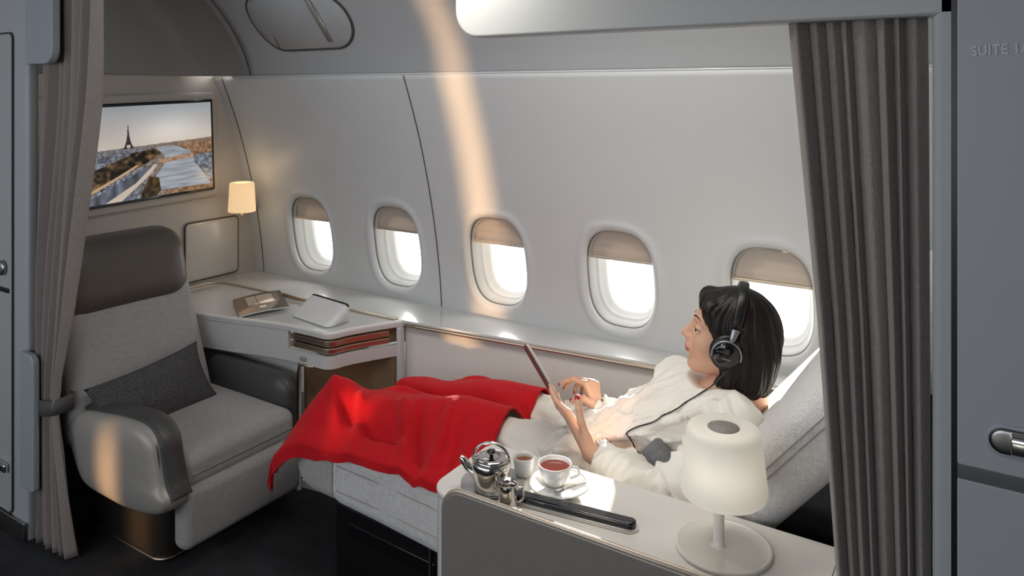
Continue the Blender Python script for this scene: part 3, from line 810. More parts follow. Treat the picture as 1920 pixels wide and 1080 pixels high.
# near arm: pewter shell with leather pad
prof = smooth_path([(-2.73, .425), (-2.62, .455), (-2.48, .475), (-2.33, .492), (-2.235, .490), (-2.185, .455), (-2.165, .39), (-2.145, .325), (-2.115, .285), (-2.14, .245), (-2.22, .222), (-2.32, .212), (-2.44, .212), (-2.54, .215), (-2.60, .235), (-2.645, .29), (-2.69, .36), (-2.73, .425)], 5)[:-1]
cen = np.array([-2.42, .35])
def armloop(sc, y): return np.stack([cen[0] + (prof[:, 0] - cen[0]) * sc, np.full(len(prof), y), cen[1] + (prof[:, 1] - cen[1]) * sc], 1)
bow = lambda V: V
secs = [armloop(.96, 1.437), armloop(.995, 1.430), armloop(1.0, 1.42), armloop(1.0, 1.385), armloop(.985, 1.362), armloop(.95, 1.349), armloop(.85, 1.340), armloop(.6, 1.332), armloop(.3, 1.329)]
o = mesh('arm', *loft(secs), M['shell'], ch, label='pewter grey arm shell nearest the camera')
pad = smooth_path([(-2.735, .428), (-2.62, .459), (-2.48, .480), (-2.33, .498), (-2.23, .494), (-2.178, .457), (-2.158, .39), (-2.138, .325), (-2.112, .287)], 6)
for nm, yy, rr_, mm in (('arm_pad', 1.408, .026, M['leather_arm']),):
    secs = []
    for i, p in enumerate(pad):
        t_ = pad[min(i + 1, len(pad) - 1)] - pad[max(i - 1, 0)]; t_ = t_ / np.linalg.norm(t_); n_ = np.array([-t_[1], t_[0]])
        k = min(1, i / 4, (len(pad) - 1 - i) / 4) * .6 + .4
        a = np.linspace(0, 2 * math.pi, 20, endpoint=False)
        secs.append(np.stack([p[0] + n_[0] * (.011 * k * np.sin(a)), yy + .036 * np.cos(a), p[1] + n_[1] * (.011 * k * np.sin(a))], 1))
    mesh(nm, *loft(secs), mm, o)
seamline = np.array([(p[0], 1.3665 , p[1] - .012) for p in pad[2:-1]])
seamline[:, 0] -= np.linspace(0, .012, len(seamline))
mesh('arm_piping', *tube(seamline, .0025, 6), M['seam'], o)
s_ = (.50, .085, .34)
def farwarp(V):
    V = puff(1, .006, s_)(V); return V
mesh('arm', *rbox((-2.45, 1.925, .31), s_, (.07, .035, .07), 6, warp=farwarp), M['leather_arm'], ch, label='dark grey leather arm beside the desk')

tp = thing('throw_pillow', (-2.49, 1.58, .385), 'charcoal tweed lumbar pillow leaning on the grey armchair seat', 'pillow')
def pillow(c, s, rotm, m, parent, name, n=26):
    u = np.linspace(-1, 1, n); U, V_ = np.meshgrid(u, u, indexing='ij')
    hgt = (np.clip(1 - U ** 2, 0, 1) ** .45) * (np.clip(1 - V_ ** 2, 0, 1) ** .45)
    pin = 1 - .06 * (np.abs(U) ** 3) * 0
    A = np.stack([U * (1 - .05 * (1 - V_ ** 2) * 0), V_, hgt], -1); B = A.copy(); B[..., 2] *= -1
    ear = 1 + .05 * (np.abs(U * V_)) ** 3
    for G in (A, B): G[..., 0] *= ear * (1 - .04 * (1 - V_ ** 2)); G[..., 1] *= ear * (1 - .05 * (1 - U ** 2))
    h_ = np.array(s) / 2
    wr = .06 * np.sin(5 * U + 3 * V_) * hgt
    A[..., 2] += wr
    v1, f1 = grid(A * h_); v2, f2 = grid(B * h_)
    V, F = join((v1, f1), (v2, [f[::-1] for f in f2])); V, F = weld(V, F, 1e-5)
    return mesh(name, V @ np.asarray(rotm).T + np.array(c), F, m, parent)
# long axis along y, leaning back
pm = np.array(Matrix.Rotation(R(6), 3, 'X') @ Matrix.Rotation(R(-28), 3, 'Y') @ Matrix(((0, 0, 1), (1, 0, 0), (0, 1, 0))))
pillow((-2.525, 1.575, .462), (.41, .215, .105), pm, M['tweed'], tp, 'cover')

# =================================================================== FLAT BED SEAT
bd_ = thing('flat_bed_seat', (-1.2, 1.95, 0), 'light grey flat bed seat with the woman lying on it', 'bed')
def bed_y0(x): return np.interp(x, [-1.93, -1.5, -1.05, -.8, -.2], [1.665, 1.650, 1.60, 1.565, 1.56])
def bed_sec(x, zt, zb, n=10, ins=0.):
    y0 = float(bed_y0(x)) + ins; y1 = min(2.26, float(led_y(x)) - .01) - ins; r_ = min(.045, (zt - zb) / 2 * .95)
    L = rrect(y0, y1, zb, zt, r_, n); return [(x, a, b) for a, b in L]
# foot section: bull-nosed end
secs = []
for t in np.linspace(0, 1, 12):
    a = t * math.pi / 2; x = -1.925 + .10 * (1 - math.cos(a)); hh = math.sin(a)
    mid = .345 ; top_ = mid + (.050) * hh + .002; bot = mid - .078 * hh - .002
    secs.append(bed_sec(x, top_, bot, ins=.05 * (1 - hh)))
for x in (-1.80, -1.76, -1.72): secs.append(bed_sec(x, np.interp(x, [-1.825, -1.72], [.397, .425]), .262))
o = mesh('foot_section', *loft(secs), M['fabric_foot'], bd_); auto(o, 70)
secs = [bed_sec(-1.718, .40, .285, ins=.02), bed_sec(-1.716, .424, .262), bed_sec(-1.70, .432, .256), bed_sec(-1.55, .45, .252), bed_sec(-1.3, .452, .252), bed_sec(-1.0, .452, .252), bed_sec(-.72, .452, .252)]
o = mesh('mattress', *loft(secs), M['fabric_bed'], bd_); auto(o, 70)
for z_ in (.395, .318):
    ln = np.array([(x, float(bed_y0(x)) - .0012, z_ + .006 * math.sin(x * 5)) for x in np.linspace(-1.70, -.75, 40)])
    mesh('stitching', *tube(ln, .0016, 6), mat('bed_stitching', (.40, .39, .375), .9), o)
o = mesh('base', *prism([(-1.74, 1.69), (-.30, 1.62), (-.30, 2.25), (-1.74, 2.22)], 2, 0, .255), M['black'], bd_, smooth=False); bevel(o, .01)
V, F = rbox((-1.50, 1.679, .185), (.36, .010, .045), .004, 3, rotm=rot('Z', -2.8)); mesh('drawer_pull', V, F, M['black_gloss'], bd_)
slab('drawer_joint', (-1.34, 1.662, .0), (-1.333, 1.70, .25), mat('joint_grey', (.03, .03, .032), .5), '', '', bd_)
# seat back
dirv = np.array([math.cos(R(50)), 0, math.sin(R(50))]); nrm = np.array([math.sin(R(50)), 0, -math.cos(R(50))])
hinge = np.array([-.716, 0, .445]); Lb = .92; Tb = .135
cb = hinge + dirv * Lb / 2 + nrm * Tb / 2; cb[1] = 1.925
rb = np.stack([dirv, np.array([0, 1., 0]), -nrm], 1)     # local x along back, z out of the front
if np.linalg.det(rb) < 0: rb = np.stack([dirv, np.array([0, -1., 0]), -nrm], 1)
s_ = (Lb, .73, Tb)
bk_ = mesh('backrest', *rbox(cb, s_, (.05, .045, .045), 6, rotm=rb, warp=puff(2, .01, s_)), M['fabric_bed'], bd_)
for off in (.012, .026):
    pts = [cb + dirv * t - nrm * off + np.array([0, -.366, 0]) for t in np.linspace(-Lb / 2 + .04, Lb / 2 - .05, 12)]
    mesh('stitching', *tube(np.array(pts), .0015, 6), mat('bed_stitching', (.40, .39, .375), .9), bk_)
# dark shell behind and under the seat back
poly = [(-.66, .26), (-.60, .38), (.0, 1.08), (.10, 1.08), (.24, .9), (.24, 0), (-.30, 0), (-.30, .2)]
o = mesh('seat_shell', *prism(poly, 1, 1.60, 2.26), M['black'], bd_, smooth=False)
o = mesh('seat_side', *prism([(-.27, .0), (-.18, .60), (.05, .98), (.26, .98), (.26, 0)], 1, 1.575, 1.60), mat('dark_brown_side', (.010, .0075, .006), .6), bd_, smooth=False)

# =================================================================== NEAR CONSOLE
cs = thing('console', (-.4, 1.40, 0), 'cream topped side console with taupe panel in the foreground', 'console')
CX0, CY0, CY1, CZ = -1.035, 1.275, 1.532, .68
body = rrect(CX0, .22, CY0 + .004, CY1, [.055, .01, .01, .03], 10)
o = mesh('body', *prism(body, 2, 0, CZ - .014), M['console'], cs); auto(o)
o = mesh('worktop', *prism(rrect(CX0 - .002, .22, CY0 + .002, CY1 + .002, [.057, .01, .01, .032], 10), 2, CZ - .013, CZ), M['console'], cs); auto(o); bevel(o, .004)
pp = rrect(-.985, .23, -.02, .698, [0, 0, 0, .05], 12)
o = mesh('front_panel', *prism(pp, 1, CY0 - .006, CY0 + .010), M['console_panel'], cs); auto(o); bevel(o, .002)
edge = np.array([(-.987, CY0 + .002, .02), (-.987, CY0 + .002, .645)] + [(-.937 + .050 * math.cos(a), CY0 + .002, .650 + .050 * math.sin(a)) for a in np.linspace(R(180), R(90), 12)] + [(.22, CY0 + .002, .700)])
mesh('panel_edge', *tube(edge, .0058, 8), M['gold_soft'], o)
for k, (x, w_, m_) in enumerate(((-.235, .0014, M['seam_mid']), (-.185, .006, M['gold_soft']), (-.168, .0012, M['seam_mid']))):
    mesh('joint', *rbox((x, 1.41, CZ + .0004), (w_, .20, .002), .0004, 2), m_, cs)
cp_ = mesh('control_panel', *rbox((-.075, 1.445, CZ + .003), (.155, .11, .008), (.012, .012, .003), 5), mat('control_grey', (.26, .27, .26), .35), cs)
mesh('power_socket', *rbox((-.060, 1.405, CZ + .007), (.040, .030, .004), (.008, .008, .0015), 5), M['lamp_grey'], cp_)
# black grab bar set in the top
gb = thing('grab_bar', (-.70, 1.365, CZ), 'long glossy black grab bar set in the console top', 'handle')
a0 = np.array([-.835, 1.345, CZ]); a1 = np.array([-.600, 1.376, CZ])
def stadium(a, b, r_, z0, z1, name, m, parent, bev=.002, ins=0):
    d_ = (b - a); L = np.linalg.norm(d_); d_ /= L; n_ = np.array([-d_[1], d_[0], 0])
    pts = [b + r_ * (math.cos(t) * d_ + math.sin(t) * n_) for t in np.linspace(-math.pi / 2, math.pi / 2, 14)] + [a + r_ * (math.cos(t) * d_ + math.sin(t) * n_) for t in np.linspace(math.pi / 2, 1.5 * math.pi, 14)]
    P = [(p[0], p[1]) for p in pts]
    o = mesh(name, *prism(P, 2, z0, z1), m, parent); auto(o); bevel(o, bev, 4); return o
stadium(a0, a1, .0185, CZ, CZ + .005, 'base_plate', M['console'], gb, .001)
stadium(a0, a1, .0135, CZ + .004, CZ + .018, 'grip', M['black_gloss'], gb, .004)
stadium(a0 + (0, -.006, 0), a1 + (0, -.006, 0), .0145, CZ + .0045, CZ + .008, 'grip_rail', M['metal_brushed'], gb, .001)

# table lamp on the console
lp = thing('table_lamp', (-.424, 1.415, CZ), 'white table lamp with a large tapered shade in the foreground', 'lamp')
c0 = np.array([-.424, 1.415, 0.])
mesh('base', *lathe([(0.001, CZ), (.090, CZ), (.091, CZ + .002), (.090, CZ + .006), (.086, CZ + .0072), (.083, CZ + .005), (.0805, CZ + .004), (0.001, CZ + .004)], c0, 72), M['lamp_white'], lp)
mesh('pole', *lathe([(.016, CZ + .004), (.0115, CZ + .007), (.0105, CZ + .02), (.0105, CZ + .15), (.0105, CZ + .20), (0.001, CZ + .20)], c0 + (-.008, -.004, 0), 28), M['lamp_white'], lp)
z0_, z1_ = CZ + .104, CZ + .232
prof = [(.060, z0_ + .003), (.076, z0_), (.0795, z0_ + .003), (.081, z0_ + .009), (.0805, z0_ + .02), (.069, z1_ - .012), (.0665, z1_ - .005), (.061, z1_ - .001), (.055, z1_), (.030, z1_ - .002)]
mesh('shade', *lathe(prof, c0, 72), M['shade'], lp)
mesh('top_cap', *lathe([(0.001, z1_ - .0025), (.0298, z1_ - .0025), (.030, z1_ - .004)], c0, 40), M['lamp_grey'], lp)
mesh('bottom_diffuser', *lathe([(.0115, z0_ + .004), (.060, z0_ + .003)], c0, 40), M['shade'], lp)
lamp('POINT', 'table_lamp_light', (-.424, 1.39, CZ + .16), (-.424, 1.4, 0), .18, (1, .94, .84), shadow_soft_size=.045)

# tea things
pl = thing('tray', (-.915, 1.375, CZ), 'round grey metal tray under the teapot', 'tray')
mesh('dish', *lathe([(0.001, CZ + .0005), (.056, CZ + .0005), (.068, CZ + .004), (.070, CZ + .0055), (.068, CZ + .0055), (.055, CZ + .003), (0.001, CZ + .003)], (-.925, 1.372, 0), 60), mat('tray_grey', (.42, .42, .42), .35, .3), pl)
tz = CZ + .003
tpz = thing('teapot', (-.915, 1.345, tz), 'round polished steel teapot with hooped handle on the grey tray', 'teapot')
tc0 = np.array([-.912, 1.348, tz])
mesh('body', *lathe([(0.001, 0), (.034, 0), (.037, .003), (.0385, .02), (.041, .045), (.042, .056), (.040, .063), (.036, .066)], tc0, 56), M['metal'], tpz)
ld_ = mesh('lid', *lathe([(.0365, .0655), (.036, .068), (.030, .071), (.020, .0725), (.018, .0705), (.012, .0705), (.001, .0708)], tc0, 56), M['metal'], tpz)
mesh('lid_knob', *lathe([(.004, .070), (.005, .075), (.009, .079), (.010, .082), (.007, .085), (.001, .086)], tc0, 28), M['black_gloss'], ld_)
hp = [tc0 + np.array([math.cos(a) * .0415 * (.93), math.cos(a) * .0415 * .35, .060 + math.sin(a) * .040]) for a in np.linspace(0, math.pi, 24)]
mesh('handle', *tube(np.array(hp), .0032, 10), M['metal'], tpz)
sp_ = smooth_path([tc0 + (-.030, -.012, .028), tc0 + (-.048, -.018, .040), tc0 + (-.058, -.022, .056), tc0 + (-.066, -.025, .062)], 5)
mesh('spout', *tube(sp_, np.linspace(.012, .0055, len(sp_)), 16), M['metal'], tpz)
jg = thing('milk_jug', (-.842, 1.318, CZ), 'small polished steel milk jug beside the teapot', 'jug')
jc = np.array([-.846, 1.312, CZ])
V, F = lathe([(0.001, 0), (.019, 0), (.0205, .003), (.0205, .02), (.019, .036), (.0215, .050), (.0208, .051), (.0180, .036), (.0188, .02), (.018, .004), (.001, .004)], jc, 44)
a_ = np.arctan2(V[:, 1] - jc[1], V[:, 0] - jc[0]); k_ = np.exp(-((np.abs(a_) - math.pi) / .35) ** 2) * np.clip((V[:, 2] - jc[2] - .036) / .014, 0, 1)
V[:, 0] -= .010 * k_; V[:, 2] += .004 * k_
mesh('body', V, F, M['metal'], jg)
mesh('handle', *tube(smooth_path([jc + (.018, .006, .044), jc + (.030, .010, .042), jc + (.031, .010, .022), jc + (.019, .006, .012)], 6), .0022, 8), M['metal'], jg)
sg = thing('sugar_bowl', (-.888, 1.42, CZ), 'small white porcelain pot of brown sugar behind the teapot', 'bowl')
sc0 = np.array([-.883, 1.435, CZ + .004])
mesh('bowl', *lathe([(0.001, 0), (.016, 0), (.019, .004), (.0235, .030), (.0245, .042), (.0235, .043), (.0215, .034), (.0205, .031)], sc0, 40), M['porcelain'], sg)
mesh('sugar', *lathe([(.00005, .036), (.010, .035), (.021, .031)], sc0, 24), M['sugar'], sg)
sa = thing('saucer', (-.795, 1.432, CZ), 'white porcelain saucer under the teacup', 'saucer')
uc = np.array([-.790, 1.432, CZ])
mesh('dish', *lathe([(0.001, .002), (.030, .002), (.034, 0), (.037, .002), (.060, .009), (.067, .013), (.066, .0145), (.058, .011), (.036, .005), (.001, .0045)], uc, 64), M['porcelain'], sa)
tcp = thing('teacup', (-.805, 1.428, CZ), 'white porcelain cup of red tea on its saucer', 'cup')
cc0 = uc + (-.013, .004, .005)
mesh('cup', *lathe([(0.001, 0), (.018, 0), (.0195, .003), (.027, .012), (.0335, .026), (.0365, .042), (.0370, .046), (.0352, .046), (.0345, .040), (.0315, .026), (.024, .013), (.001, .008)], cc0, 56), M['porcelain'], tcp)
mesh('tea', *lathe([(.00005, .037), (.0338, .037)], cc0, 48), M['tea'], tcp)
mesh('handle', *tube(smooth_path([cc0 + (.030, .016, .038), cc0 + (.043, .024, .036), cc0 + (.045, .025, .022), cc0 + (.029, .016, .014)], 6), .003, 8), M['porcelain'], tcp)
spn = thing('teaspoon', (-.755, 1.42, CZ + .012), 'small steel teaspoon resting on the white saucer', 'spoon')
p0 = uc + (.012, -.036, .0105); p1 = uc + (.058, .030, .021)
dd = (p1 - p0) / np.linalg.norm(p1 - p0)
V, F = rbox((0, 0, 0), (.055, .0055, .002), .0009, 3); rm_ = np.stack([dd, np.cross([0, 0, 1], dd) / np.linalg.norm(np.cross([0, 0, 1], dd)), np.cross(dd, np.cross([0, 0, 1], dd) / np.linalg.norm(np.cross([0, 0, 1], dd)))], 1)
V[:, 1] *= 1 + .5 * np.clip(V[:, 0] / .0275, 0, 1)
mesh('stem', V @ rm_.T + p0 + dd * .045, F, M['metal_brushed'], spn)
u = np.linspace(0, 2 * math.pi, 20, endpoint=False)
secs = [np.stack([np.cos(u) * .013 * s1, np.sin(u) * .0085 * s1, np.full(20, z1)], 1) @ rm_.T + p0 + dd * .008 for s1, z1 in ((.05, -.0012), (.5, -.0008), (.85, .0008), (1, .0026), (.93, .0030), (.8, .0018), (.4, .0002), (.05, -.0003))]
mesh('bowl', *loft(secs), M['metal_brushed'], spn)

# =================================================================== CURTAINS
def curtain(name, z, xl, xr, y, amp, npl, seed, m, parent, nx=220, drift=.3):
    rng = np.random.RandomState(seed); z = np.asarray(z); nz = len(z)
    s = np.linspace(0, 1, nx); ph = rng.rand(npl) * .5
    P = np.zeros((nx, nz, 3))
    knots = np.sort(np.r_[0, (np.arange(1, npl) + rng.uniform(-.28, .28, npl - 1)) / npl, 1])
    heights = rng.uniform(.55, 1.0, npl)
    for k in range(nz):
        warp_ = s + .018 * np.sin(2 * math.pi * s * 1.0 + z[k] * 2.2 + seed) * np.sin(math.pi * s) + .008 * np.sin(5 * s * math.pi + z[k] * 4)
        warp_ = np.clip(warp_, 0, 1)
        i = np.clip(np.searchsorted(knots, warp_, side='right') - 1, 0, npl - 1)
        t = (warp_ - knots[i]) / (knots[i + 1] - knots[i] + 1e-9)
        f = np.abs(np.sin(math.pi * t)) ** .75 * heights[i]
        lean = .35 * np.sin(2 * math.pi * t) / npl * np.clip(heights[i], 0, 1)
        P[:, k, 0] = xl[k] + (xr[k] - xl[k]) * (warp_ + lean * drift)
        P[:, k, 1] = y[k] + amp[k] * (.5 - f) + .006 * np.sin(s * 9 + z[k] * 3)
        P[:, k, 2] = z[k]
    o = mesh(name, *grid(P), m, parent); solid(o, .0022); return o
lc_ = thing('curtain', (-2.66, 1.31, 0), 'taupe curtain gathered by a tieback at the left of the suite', 'curtain')
z = np.linspace(.012, 2.05, 90)
zk = [0, .2, .42, .50, .60, .80, 1.0, 1.33, 1.64, 2.05]
xl = np.interp(z, zk, [-2.775, -2.765, -2.745, -2.738, -2.755, -2.782, -2.79, -2.79, -2.785, -2.785])
xr = np.interp(z, zk, [-2.535, -2.575, -2.622, -2.628, -2.60, -2.56, -2.53, -2.48, -2.445, -2.425])
for _ in range(6): xl[1:-1] = (xl[:-2] + xl[2:]) / 2; xr[1:-1] = (xr[:-2] + xr[2:]) / 2
amp = np.interp(z, [0, .42, .48, .56, 1.0, 2.05], [.050, .035, .028, .035, .045, .05])
yy = np.interp(z, [0, .6, 1.5], [1.288, 1.288, 1.322])
curtain('drape', z, xl, xr, yy, amp, 7, 5, M['curtain'], lc_)
tb = [(-2.745, 1.300, .478), (-2.735, 1.276, .478), (-2.70, 1.268, .480), (-2.66, 1.268, .486), (-2.628, 1.278, .492), (-2.615, 1.30, .496), (-2.615, 1.32, .498), (-2.63, 1.345, .496), (-2.70, 1.352, .49), (-2.74, 1.340, .48), (-2.748, 1.32, .478)]
secs = []
tbp = smooth_path(tb + [tb[0]], 5)
P = np.zeros((len(tbp), 2, 3)); P[:, 0] = tbp - (0, 0, .026); P[:, 1] = tbp + (0, 0, .026)
o = mesh('tieback', *grid(P), M['tie'], lc_); solid(o, .004)

rc_ = thing('curtain', (-.17, 1.25, .7), 'taupe pleated curtain hanging straight at the right of the suite', 'curtain')
z = np.linspace(.012, 1.658, 80)
zk = [0, .77, 1.2, 1.668]
xl = np.interp(z, zk, [-.17, -.196, -.225, -.268]); xr = np.interp(z, zk, [-.070, -.070, -.072, -.074])
yy = np.full_like(z, 1.232)
curtain('drape', z, xl, xr, yy, np.interp(z, [0, 1.0, 1.668], [.030, .034, .026]), 8, 11, M['curtain'], rc_)
mesh('rail', *rbox((-.15, 1.232, 1.664), (.27, .02, .01), .002, 2), M['metal_brushed'], rc_)

# =================================================================== THE WOMAN
PELV_N, PELV_F = (-.93, 1.83, .538), (-.93, 1.985, .538)
DN = np.array([.043, -.081, .040])       # near hand and tablet, in front of the body
SH_N, SH_F = (-.495, 1.765, .775), (-.735, 2.045, .725)
EL_N, EL_F = (-.618, 1.640, .610), (-.805, 2.150, .560)
WR_N, WR_F = (-.845, 1.701, .630), (-.978, 2.005, .602)
KN_N, KN_F = (-1.36, 1.845, .515), (-1.34, 2.03, .52)
AN_N, AN_F = (-1.765, 1.800, .500), (-1.66, 2.01, .490)

hf = Vector((-.955, -.27, .135)).normalized(); hl = Vector((0, 0, 1)).cross(hf).normalized(); hu = hf.cross(hl).normalized()
tilt = Matrix.Rotation(R(-3), 3, hf)
hl = tilt @ hl; hu = tilt @ hu
HR = np.array([[hf[i], hl[i], hu[i]] for i in range(3)])      # local -> world columns f,l,u
HC = np.array([-.554, 1.901, .930])
def head_sdf(P):
    A = P.copy(); A[:, 1] = np.abs(A[:, 1])
    d = ell(A, (-.012, 0, .032), (.094, .073, .083))
    d = smin(d, ell(A, (.030, 0, -.022), (.058, .056, .080)), .03)
    d = smin(d, cap_(A, (.000, .042, -.062), (.066, .010, -.094), .018, .017), .03)       # jaw
    d = smin(d, ell(A, (.076, 0, -.092), (.017, .019, .016)), .018)                        # chin
    d = smin(d, ell(A, (.056, .036, -.026), (.026, .022, .026)), .022)                     # cheek
    d = smin(d, cap_(A, (.081, .006, .030), (.066, .044, .031), .0095, .008), .016)        # brow
    eye = ell(A, (.096, .031, .008), (.017, .018, .0125)); d = smax(d, -eye, .014)
    d = smin(d, cap_(A, (.086, 0, .018), (.1075, 0, -.018), .0065, .0085), .012)           # nose bridge
    d = smin(d, cap_(A, (.086, 0, .006), (.091, 0, -.034), .0085, .0125), .012)          # nose base
    d = smin(d, ell(A, (.1085, 0, -.0215), (.0105, .0085, .008)), .007)                    # nose tip
    d = smin(d, ell(A, (.0985, .0105, -.0255), (.009, .006, .0062)), .006)                 # wings
    d = smin(d, ell(A, (.090, 0, -.050), (.012, .024, .018)), .016)                        # mouth mound
    d = smin(d, ell(A, (.1000, .004, -.0495), (.0055, .016, .0046)), .005)
    d = smin(d, ell(A, (.0975, .0, -.0595), (.0058, .0155, .0055)), .005)
    d = smax(d, -cap_(A, (.1065, 0, -.0548), (.094, .024, -.0530), .0010, .0012), .0035)   # mouth line
    # lids
    lid = ell(A, (.0735, .0335, .0080), (.0142, .0155, .0130)); slit = ell(A, (.0835, .0365, .0060), (.0165, .0145, .0046))
    d = smin(d, smax(lid, -slit, .002), .004)
    # ear
    e_ = ell(A, (-.004, .074, -.006), (.018, .008, .028)); e_ = smax(e_, -ell(A, (.002, .083, -.004), (.010, .007, .017)), .004)
    d = smin(d, e_, .006)
    # neck
    d = smin(d, cap_(A, (-.030, 0, -.050), (-.062, 0, -.165), .052, .054), .03)
    return d
Vh, Fh = nets(head_sdf, (-.135, -.105, -.20), (.135, .105, .135), .0024)
fc = Vh[Fh].mean(1)
lipm = ((np.abs(((fc - (.099, 0, -.0545)) / (.016, .024, .0115)))) ** 2).sum(1) < 1
mi_h = lipm.astype(int)
def w_head(V): return V @ HR.T + HC

def limb(P, *pts):
    d = None
    for (a, ra), (b, rb_) in zip(pts[:-1], pts[1:]):
        c_ = cap_(P, a, b, ra, rb_); d = c_ if d is None else smin(d, c_, .012)
    return d
def body_sdf(P):
    d = cap_(P, (-.565, 1.90, .79), (-.64, 1.905, .70), .056, .055)
    d = smin(d, cap_(P, SH_N, SH_F, .030), .04)
    d = smin(d, cap_(P, (-.65, 1.885, .675), (-.90, 1.905, .54), .068, .055), .04)
    d = smin(d, cap_(P, PELV_N, PELV_F, .055), .03)
    d = smin(d, limb(P, (SH_N, .032), (EL_N, .029)), .03)
    d = smin(d, limb(P, (SH_F, .032), (EL_F, .029)), .03)
    d = smin(d, limb(P, (EL_N, .031), (WR_N, .0225)), .01); d = smin(d, limb(P, (EL_F, .029), (WR_F, .023)), .01)
    for a, k, n_ in ((PELV_N, KN_N, AN_N), (PELV_F, KN_F, AN_F)):
        d = smin(d, limb(P, (a, .052), (k, .042), (n_, .030)), .02)
        d = smin(d, limb(P, (n_, .033), (np.array(n_) + (-.040, -.02, .065 if n_[1] < 1.9 else .03), .024)), .02)
    return d
Vb, Fb = nets(body_sdf, (-1.90, 1.58, .40), (-.42, 2.25, .86), .0085)

# hands: (palm capsules, finger chains)
def unit(v): v = np.array(v, float); return v / np.linalg.norm(v)
def hand(wr, el, knuckles, chains, thumb, radii, h=.0017):
    wr = np.array(wr); el = np.array(el); K = [np.array(k) for k in knuckles]
    def f(P):
        d = cap_(P, wr + (el - wr) * .35, wr, .0285, .0205)
        for i, k in enumerate(K): d = smin(d, cap_(P, wr + (k - wr) * .12, k, .0135, .0098), .012)
        d = smin(d, cap_(P, wr, thumb[0], .016, .0135), .014)
        t = None
        for i, c_ in enumerate(chains):
            r0 = radii[i]; pts = [K[i]] + [np.array(p) for p in c_]
            g = None
            for j in range(len(pts) - 1):
                q = cap_(P, pts[j], pts[j + 1], r0 * (1 - .09 * j), r0 * (1 - .09 * (j + 1)))
                g = q if g is None else smin(g, q, .002)
            d = smin(d, g, .004)
        g = None; pts = [np.array(p) for p in thumb]
        for j in range(len(pts) - 1):
            q = cap_(P, pts[j], pts[j + 1], .0115 - .0012 * j, .0115 - .0012 * (j + 1)); g = q if g is None else smin(g, q, .003)
        d = smin(d, g, .006)
        return d
    allp = np.array([wr + (el - wr) * .35, wr] + K + [np.array(p) for c_ in chains for p in c_] + [np.array(p) for p in thumb])
    V, F = nets(f, allp.min(0) - .035, allp.max(0) + .035, h)
    return V, F
# near hand holding the tablet
Kn = [(-.966, 1.800, .672), (-.974, 1.812, .655), (-.974, 1.824, .638), (-.966, 1.834, .622)]
Cn = [[(-1.003, 1.806, .690), (-1.022, 1.815, .708), (-1.036, 1.826, .727)],
      [(-1.008, 1.826, .668), (-1.030, 1.840, .684), (-1.044, 1.858, .699)],
      [(-1.006, 1.843, .649), (-1.028, 1.862, .663), (-1.040, 1.880, .676)],
      [(-.994, 1.853, .632), (-1.012, 1.870, .643), (-1.024, 1.884, .654)]]
Tn = [(-.905, 1.786, .628), (-.918, 1.783, .664), (-.927, 1.788, .693), (-.935, 1.796, .718)]
Kn = [tuple(np.array(k) + DN) for k in Kn]; Cn = [[tuple(np.array(p) + DN) for p in c_] for c_ in Cn]; Tn = [tuple(np.array(p) + DN) for p in Tn]
V1, F1 = hand(WR_N, EL_N, Kn, Cn, Tn, (.0080, .0082, .0078, .0068))
# far hand, raised to tap
Kf = [(-1.006, 1.982, .682), (-1.002, 2.000, .682), (-.997, 2.016, .676), (-.992, 2.030, .667)]
Cf = [[(-1.040, 1.968, .694), (-1.060, 1.958, .686), (-1.074, 1.952, .674)],
      [(-1.038, 1.985, .690), (-1.058, 1.976, .676), (-1.066, 1.968, .660)],
      [(-1.028, 2.002, .682), (-1.042, 1.992, .662), (-1.040, 1.982, .648)],
      [(-1.018, 2.020, .672), (-1.030, 2.008, .654), (-1.026, 1.998, .642)]]
Tf = [(-.982, 1.975, .630), (-1.000, 1.956, .648), (-1.016, 1.948, .646), (-1.030, 1.944, .640)]
V2, F2 = hand(WR_F, EL_F, Kf, Cf, Tf, (.0080, .0082, .0078, .0068))
def nail_mask(V, F, chains, thumb, side):
    fcn = V[F].mean(1); mk = np.zeros(len(F), bool)
    for c_ in chains + [thumb]:
        b = np.array(c_[-1]); a = np.array(c_[-2]); ax2 = unit(b - a); o_ = side - ax2 * side.dot(ax2); o_ = o_ / np.linalg.norm(o_)
        ctr = b + o_ * .0055 + ax2 * .001
        mk |= np.linalg.norm((fcn - ctr), axis=1) < .0062
    return mk
n1 = nail_mask(V1, F1, Cn, [Tn[-2], Tn[-1]], unit((-.5, -.7, .35)))
n1 |= nail_mask(V1, F1, [], [Tn[-2], Tn[-1]], unit((.3, -.6, .5)))
n2 = nail_mask(V2, F2, Cf, [Tf[-2], Tf[-1]], unit((-.6, -.5, .6)))
Vw = np.vstack([Vb, w_head(Vh), V1, V2])
o1 = len(Vb); o2_ = o1 + len(Vh); o3 = o2_ + len(V1)
Fw = np.vstack([Fb, Fh + o1, F1 + o2_, F2 + o3])
miw = np.concatenate([np.zeros(len(Fb), int), mi_h, 2 * n1.astype(int), 2 * n2.astype(int)])
person = thing('person', (-.93, 1.9, .45), 'woman in cream clothes reclining with headphones and a tablet', 'person')
mesh('body', Vw, Fw, None, person, mats=[M['skin'], M['lip'], M['nail']], mi=miw)
def lathe_like_sphere(c_, r_, n=14):
    t = np.linspace(.02, math.pi - .02, n); return lathe([(r_ * math.sin(a), -r_ * math.cos(a)) for a in t], c_, 24, caps=True)
_hb = BVHTree.FromPolygons([Vector(v) for v in Vh], [tuple(int(i) for i in f) for f in Fh])
def hsurf(pts, off): return np.array([np.array(h_[0]) + off * np.array(h_[1]) for h_ in (_hb.find_nearest(Vector(p)) for p in pts)])
